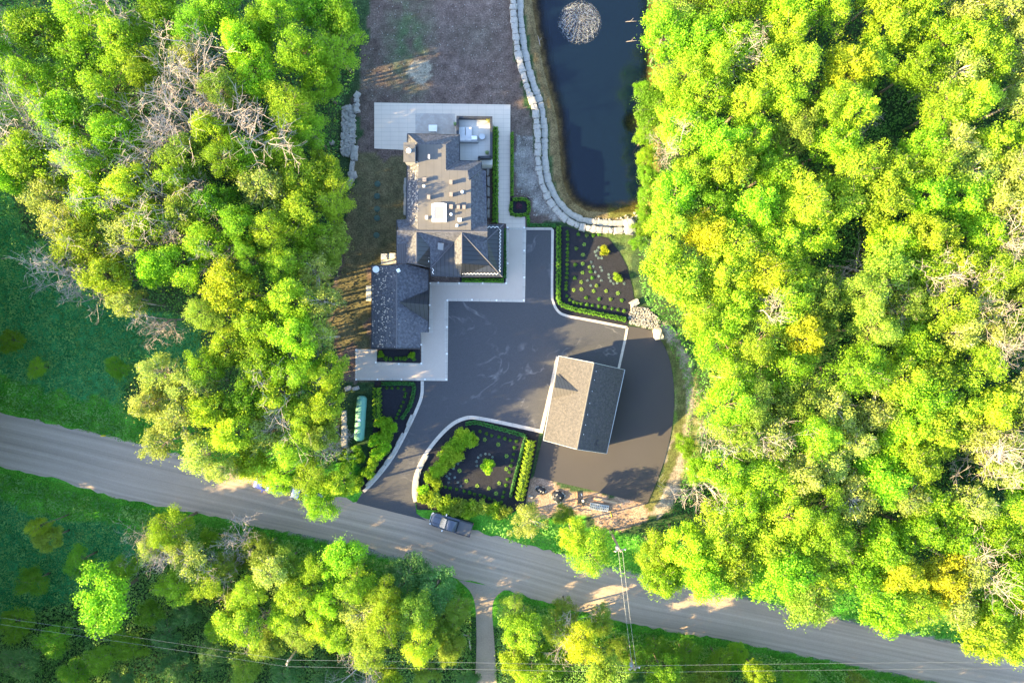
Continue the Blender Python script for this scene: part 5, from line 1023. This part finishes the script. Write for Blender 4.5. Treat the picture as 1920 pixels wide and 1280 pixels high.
b = MB(); b.tube([P(*Bq, GE), P(1154, 774, GE), P(*Cq, GE)], [.06, .06, .04], 6); b.build('gutter', M['steel'], gar); b = MB(); b.tube([P(*A, GE), P(*D, GE)], .06, 6); b.build('gutter', M['steel'], gar)
for q3 in ((A, ra, Bq), (D, rb, Cq)): b = MB(); b.tube([P(*q3[0], GE), q3[1], P(*q3[2], GE)], .04, 5); b.build('verge_board', M['steel'], gar)
b = MB(); b.tube([ra + Vector((0, 0, .04)), rb + Vector((0, 0, .04))], .1, 5); b.build('ridge_cap', M['membrane'], gar)
for u in (.1, .2, .33, .47, .6, .72, .83):
    b = MB(); q = ra.lerp(rb, u) + Vector((.5, 0, -.2)); b.box((q.x, q.y, q.z), (.06, .1, .1)); b.build('snow_guard', M['white'], gar)
for x, y_ in ((1121, 826), (1120, 834)): b = MB(); p = P(x, y_, 5); b.disc((p.x, p.y, 4.2), .08, .75, 10); b.build('vent_pipe', M['trim_dark'], gar)
def gwall_door(pa, pb, z1):
    a, c = P(*pa, GE), P(*pb, GE); cc = P(1095, 757); off = (cc - (a+c)/2); off.z = 0; off = off.normalized()*.42; window_on(gar, (a.x+off.x, a.y+off.y), (c.x+off.x, c.y+off.y), .1, z1, M['white'], 'garage_door')
gwall_door((1042, 695), (1035, 730), 2.4); gwall_door((1031, 755), (1024, 795), 2.4)
reparent_fix(gar)

# ------------------------------------------------------------------ vehicles
def ring(x, hw, z0, z1, r=.12, tuck=.0):
    """rounded section across the car at x"""
    pts = []
    for (sx, sz) in ((1, -1), (1, 1), (-1, 1), (-1, -1)):
        cy = sx*(hw - r - (tuck if sz > 0 else 0)); cz = (z1 - r) if sz > 0 else (z0 + r); a0 = {(1, -1): -90, (1, 1): 0, (-1, 1): 90, (-1, -1): 180}[(sx, sz)]
        for i in range(4): a = R(a0 + 30*i); pts.append((x, cy + r*math.cos(a), cz + r*math.sin(a)))
    return pts
def wheel(parent, x, y, r=.38):
    b = MB(); b.tube([(x, y-.12, r), (x, y+.12, r)], r, 18); w_ = b.build('wheel', M['tyre'], parent); b = MB(); b.tube([(x, y-.13, r), (x, y+.13, r)], r*.6, 12); b.build('rim', M['rim'], w_)
def vehicle(name, px0, py0, px1, py1, label, kind, paint):
    """from rear (px0) to nose (px1)"""
    a, c = P(px0, py0, 1), P(px1, py1, 1); mid = (a+c)/2; ang = math.atan2(c.y-a.y, c.x-a.x); root = empty(name, (mid.x, mid.y, .09), ang)
    tag(root, label, 'pickup truck' if kind == 'pickup' else 'car')
    if kind == 'pickup':
        L, hw = 2.9, .98
        b = MB(); b.loft([ring(-L, hw-.06, .5, 1.05, .1), ring(-L+.08, hw, .42, 1.22, .1), ring(-.95, hw, .38, 1.25, .12), ring(1.0, hw, .38, 1.2, .14), ring(2.3, hw-.03, .4, 1.14, .2), ring(2.72, hw-.13, .45, 1.05, .25), ring(2.9, hw-.30, .5, .9, .2)]); b.build('body', paint, root, True)
        b = MB(); b.loft([ring(.95+.55, .72, 1.1, 1.16, .03), ring(.72, .74, 1.1, 1.74, .06, .04), ring(-.78, .74, 1.1, 1.76, .06, .04), ring(-.98, .74, 1.1, 1.25, .03)]); b.build('cabin_glass', M['glass'], root)
        b = MB(); b.loft([ring(.62, .66, 1.70, 1.80, .05), ring(.1, .70, 1.72, 1.84, .05), ring(-.70, .70, 1.72, 1.82, .05)]); b.build('roof', paint, root, True)
        b = MB(); b.box((-1.92, 0, 1.27), (1.86, 1.62, .07)); b.build('bed_cover', M['tonneau'], root, bevel=.02)
        b = MB()
        for s in (1, -1): b.box((-1.92, s*.89, 1.27), (1.9, .14, .12))
        b.box((-2.86, 0, 1.26), (.08, 1.8, .1)); b.build('bed_rails', M['trim_dark'], root)
        for s in (1, -1):
            b = MB(); b.box((1.95, s*.42, 1.17), (1.1, .05, .03)); b.build('hood_crease', M['trim_dark'], root)
            b = MB(); b.box((.95, s*1.1, 1.25), (.16, .28, .18)); b.build('mirror', M['trim_white'], root, bevel=.03)
            b = MB(); b.box((2.72, s*.66, .92), (.22, .36, .18), s*-.5); b.build('headlight', M['lamp'], root)
            b = MB(); b.box((-2.9, s*.86, 1.0), (.06, .16, .36)); b.build('tail_light', M['red'], root)
            wheel(root, 1.85, s*.88, .42); wheel(root, -1.75, s*.88, .42)
        b = MB(); b.loft([ring(2.8, .8, .4, .62, .08), ring(3.0, .55, .42, .6, .07)]); b.build('bumper', M['steel'], root)
    else:
        hw = .88
        b = MB(); b.loft([ring(-2.25, hw-.25, .45, .85, .15), ring(-2.1, hw-.06, .3, .98, .2), ring(-1.2, hw, .25, 1.02, .2), ring(.9, hw, .25, .98, .2), ring(1.8, hw-.05, .28, .86, .22), ring(2.15, hw-.18, .32, .75, .2), ring(2.28, hw-.36, .4, .62, .1)]); b.build('body', paint, root, True)
        b = MB(); b.loft([ring(1.0, .66, .9, .96, .02), ring(.35, .66, .9, 1.36, .06, .06), ring(-1.0, .66, .9, 1.38, .06, .06), ring(-1.7, .62, .9, 1.0, .03)]); b.build('cabin_glass', M['glass'], root)
        b = MB(); b.loft([ring(.28, .56, 1.32, 1.42, .04), ring(-.4, .6, 1.34, 1.46, .05), ring(-1.0, .58, 1.32, 1.42, .04)]); b.build('roof', paint, root, True)
        for s in (1, -1):
            b = MB(); b.box((2.05, s*.6, .68), (.25, .32, .12), s*-.5); b.build('headlight', M['lamp'], root); b = MB(); b.box((.75, s*.98, .98), (.14, .2, .12)); b.build('mirror', paint, root)
            wheel(root, 1.35, s*.78, .33); wheel(root, -1.35, s*.78, .33)
    return root
vehicle('pickup_truck', 884, 993, 808, 971, 'dark blue grey pickup with covered bed parked on the road by the island bed', 'pickup', M['paint_navy'])
vehicle('parked_car', 536, 918, 474, 902, 'blue car half hidden under overhanging trees on the gravel road', 'car', M['paint_blue'])
vehicle('parked_car', 605, 940, 543, 922, 'silver grey car half hidden under trees, nearer the driveway mouth', 'car', M['paint_silver'])

# ------------------------------------------------------------------ tank, poles, wires and odds and ends
t = empty('storage_tank', (*P(676, 784, .8).xy, .25)); tag(t, 'long pale green storage tank lying between boulders and cedar hedge', 'tank'); d = P(679, 742, 1) - P(673, 827, 1); t.rotation_euler = (0, 0, math.atan2(d.y, d.x)); L = d.length/2
b = MB(); b.tube([(-L-.0, 0, .55), (-L+.05, 0, .55), (-L+.2, 0, .55), (-L+.4, 0, .55), (L-.4, 0, .55), (L-.2, 0, .55), (L-.05, 0, .55), (L, 0, .55)], [.12, .4, .6, .7, .7, .6, .4, .12], 28); b.build('vessel', M['tank'], t, True)
for x in (-L*.6, L*.6): b = MB(); b.box((x, 0, .0), (.25, .8, .4)); b.build('saddle', M['stucco'], t)
b = MB(); b.disc((-.2, 0, 1.22), .2, .12, 14); b.build('dome_lid', M['trim_white'], t)
def upole(px, py, h, label, arm=1.2, ang=0, lean=(0, 0), tr=True):
    p = P(px, py); root = empty('utility_pole', (p.x, p.y, 0)); tag(root, label, 'pole'); b = MB(); b.tube([(0, 0, 0), (lean[0], lean[1], h)], [.19, .12], 10); b.build('post', M['pole'], root)
    b = MB(); b.box((lean[0], lean[1], h-.5), (arm*1.6, .12, .14), ang); b.build('crossarm', M['pole'], root)
    for s in (-.6, .6):
        b = MB(); b.disc((lean[0] + s*arm*math.cos(ang), lean[1] + s*arm*math.sin(ang), h-.4), .07, .22, 8, .05); b.build('insulator', M['white'], root)
    if tr: b = MB(); b.disc((lean[0]-.28, lean[1]+.05, h-1.6), .2, .6, 12)
    if tr: b.build('transformer', M['steel'], root)
    return Vector((p.x + lean[0], p.y + lean[1], h - .2))
p1 = upole(1144, 995, 9.2, 'tall wooden utility pole by the road below the dirt patch', 1.0, .2)
p2 = upole(1170, 1200, 8.5, 'wooden utility pole in the scrub at the foot of the crossing wires', 1.0, .2)
p3 = upole(575, 1190, 8.5, 'wooden utility pole among the trees in the wood left of the lane', .45, 1.4, tr=False)
def wire(a, c, label, sag=.4, r=.014):
    pts = []
    for i in range(13):
        u = i/12; q = a.lerp(c, u); q.z -= sag*4*u*(1-u); pts.append(q)
    b = MB(); b.tube(pts, r, 4); tag(b.build('power_wire', M['wire']), label, 'wire', 'overhead wires')
o_ = Vector((.25, 0, 0)); wire(p1 - o_, p2 - o_, 'left of the two pale wires crossing the road', .5, .02); wire(p1 + o_, p2 + o_, 'right of the two pale wires crossing the road', .5, .02)
up = Vector((0, .42, 0)); e1, e2 = P(2050, 1245, 8.5), P(-60, 1155, 8.5)
wire(p3 + up, p2 + up, 'upper wire running level across the side lane', .1); wire(p3 - up, p2 - up, 'lower wire running level across the side lane', .1)
wire(p2 + up, e1 + up, 'upper wire running from the crossing wires to the right edge', .1); wire(p2 - up, e1 - up, 'lower wire running from the crossing wires to the right edge', .1)
wire(e2 + up, p3 + up, 'upper wire over the scrub in the lower left corner', .1, .011); wire(e2 - up, p3 - up, 'lower wire over the scrub in the lower left corner', .1, .011)
# yellow road sign
p = P(208, 814); t = empty('road_sign', (p.x, p.y, 0)); tag(t, 'small yellow diamond sign at the upper edge of the gravel road', 'sign'); b = MB(); b.tube([(0, 0, 0), (0, 0, 2.1)], .035, 6); b.build('post', M['steel'], t)
b = MB(); q = .38; b.v += [(q, .0, 1.9), (0, .02, 1.9+q), (-q, .0, 1.9), (0, -.02, 1.9-q), (q, .1, 1.85), (0, .16, 1.85+q), (-q, .1, 1.85), (0, .1, 1.85-q)]; b.f += [(0, 1, 2, 3), (4, 7, 6, 5), (0, 4, 5, 1), (1, 5, 6, 2), (2, 6, 7, 3), (3, 7, 4, 0)]; b.m += [0]*6; b.build('panel', M['yellow'], t)
# dirt patch items (zoom: x = 990+X*.09375, y = 880+Y*.09375)
zD = lambda X, Y: (990 + X*.09375, 880 + Y*.09375)
def tarp(pts, label, weights, k):
    c = P(*zD(*pts[0])); root = empty('tarp_heap', (c.x, c.y, 0)); tag(root, label, 'tarp'); w_ = [P(*zD(*q)) - c for q in pts]; m_ = sum((v for v in w_), Vector())/len(w_); b = MB(); rings = []
    for u, z in ((1, .03), (.97, .14), (.7, .42), (.35, .55), (.05, .58)): rings.append([m_ + (v - m_)*u + Vector((0, 0, z + .04*math.sin(3*i+u*9))) for i, v in enumerate(w_)])
    b.loft(rings); b.build('sheet', M['tarp'], root, True)
    for (x, y_, L, a, z) in weights:
        q = P(*zD(x, y_)) - c; b = MB(); b.box((q.x, q.y, z), (L, .16, .12), a); b.build('weight_stone', M['rock'], root)
tarp([(140, 350), (200, 320), (310, 340), (365, 410), (350, 480), (300, 510), (220, 470), (150, 410)], 'small heap under a black tarp, left of the larger one on the dirt patch', [(160, 350, .35, 1.2, .2), (200, 330, .2, 0, .2), (300, 345, .25, -.5, .2), (225, 390, .2, .3, .6), (250, 415, .22, .8, .6), (300, 435, .2, .8, .55), (225, 455, .4, -.5, .2), (305, 470, .22, .4, .3), (350, 440, .4, 1.2, .2)], 0)
tarp([(480, 460), (550, 400), (640, 430), (740, 480), (745, 540), (700, 620), (610, 685), (540, 630), (470, 580)], 'larger heap under a black tarp weighted with pale stones on the dirt patch', [(580, 415, .4, -.2, .2), (570, 485, .3, .6, .6), (700, 470, .5, -.9, .2), (735, 520, .35, 1.4, .2), (700, 580, .4, 1.0, .2), (640, 655, .3, .9, .2), (565, 650, .6, -.8, .2), (475, 550, .4, 1.9, .2), (640, 545, .15, 0, .6), (500, 520, .15, 0, .5)], 1)
def plank(x0, y0, x1, y1, w_, h, m, label, name='timber_beam', cat='beam'):
    a, c = P(*zD(x0, y0)), P(*zD(x1, y1)); d = c-a; b = MB(); b.box(((a.x+c.x)/2, (a.y+c.y)/2, h/2 + .02), (d.length, w_, h), math.atan2(d.y, d.x)); tag(b.build(name, m), label, cat)
plank(1330, 570, 1790, 668, .3, .18, mat('timber_pale', (.42, .30, .21), .85), 'long pale timber beam on the dirt below the asphalt edge')
plank(975, 440, 985, 690, .14, .3, M['timber'], 'brown timber standing square to the asphalt edge beside the tools')
plank(1110, 700, 1530, 855, .12, .1, mat('timber_grey', (.35, .31, .27), .85), 'thin grey board lying under the grey pallet')
plank(1060, 475, 1075, 520, .1, .06, M['white'], 'short white strip above the black tools on the dirt', 'white_strip', 'strip')
plank(1645, 840, 1675, 950, .08, .05, M['yellow'], 'yellow strip lying right of the grey pallet', 'yellow_strip', 'strip')
c = P(*zD(1420, 745)); t = empty('slotted_pallet', (c.x, c.y, .1), -.16); tag(t, 'grey slotted pallet lying on the dirt patch', 'pallet'); b = MB()
for y in (-.36, 0, .36): b.box((0, y, .06), (2.6, .16, .1))
for i in range(11): b.box((-1.25 + i*.25, 0, .115), (.12, .88, .05))
b.build('slats', M['steel'], t); b = MB(); b.box((0, 0, -.03), (2.4, .7, .04)); b.build('base', M['trim_dark'], t)
c = P(*zD(1090, 620)); t = empty('garden_machine', (c.x, c.y, .05)); tag(t, 'black wheeled tool with pale centre beside the brown timber', 'machine'); b = MB(); b.box((0, -.1, .3), (.55, .7, .3), .4); b.build('body', M['trim_dark'], t, bevel=.05); b = MB(); b.disc((0, .1, .45), .16, .12, 14); b.build('cap', M['trim_white'], t)
b = MB(); b.tube([(-.4, .35, .3), (.2, .3, .5), (.95, .1, .6)], .04, 6); b.tube([(.1, -.4, .25), (.15, -.8, .1)], .05, 6); b.build('handle', M['trim_dark'], t)
for s in (-.33, .33): b = MB(); b.tube([(s-.04, -.3, .17), (s+.04, -.3, .17)], .17, 14); b.build('wheel', M['tyre'], t)
for k, (X, Y) in enumerate([(30, 530), (75, 555)]): x, y_ = zD(X, Y); rock(x, y_, .35, .3, .25, k, '%s of two small white stones at the left of the dirt patch' % ('left' if k == 0 else 'right'), 'small white stones', k)
# timber gate frame by the lane
t = empty('timber_rail', (*P(874, 1178).xy, 0)); tag(t, 'old pale timber rail at the left edge of the side lane', 'fence'); b = MB(); o1 = P(874, 1178)
for q in [((868, 1184), (879, 1187)), ((879, 1187), (883, 1212))]:
    a, c = P(*q[0]) - o1, P(*q[1]) - o1; b.tube([(a.x, a.y, .8), (c.x, c.y, .8)], .09, 6)
b.build('rail', M['bark_pale'], t)
for q in ((868, 1184), (879, 1187), (883, 1212)): b = MB(); a = P(*q) - o1; b.tube([(a.x, a.y, 0), (a.x, a.y, .95)], .08, 6); b.build('post', M['timber'], t)
b = MB(); b.tube([P(1015, -0, -.2), P(1012, 10, -.25)], .05, 5)
for k, (x, y_, a) in enumerate([(1011, 76, 1.8), (1183, 39, .05), (1184, 76, .1)]):
    p = P(x, y_); b = MB(); dd = Vector((math.cos(a), math.sin(a), 0)); b.tube([Vector((p.x, p.y, -.28)) - dd*.7, Vector((p.x, p.y, -.2)), Vector((p.x, p.y, -.26)) + dd*.8], [.03, .05, .02], 5); b.tube([Vector((p.x, p.y, -.2)), Vector((p.x+.35, p.y+.4, -.1))], .025, 4)
    tag(b.build('drift_branch', M['deadwood']), ['bare drift branch in the shallows at the left of the pond', 'pale branch poking into the pond right of the fountain', 'lower pale branch poking into the pond from the right wood'][k], 'branch')
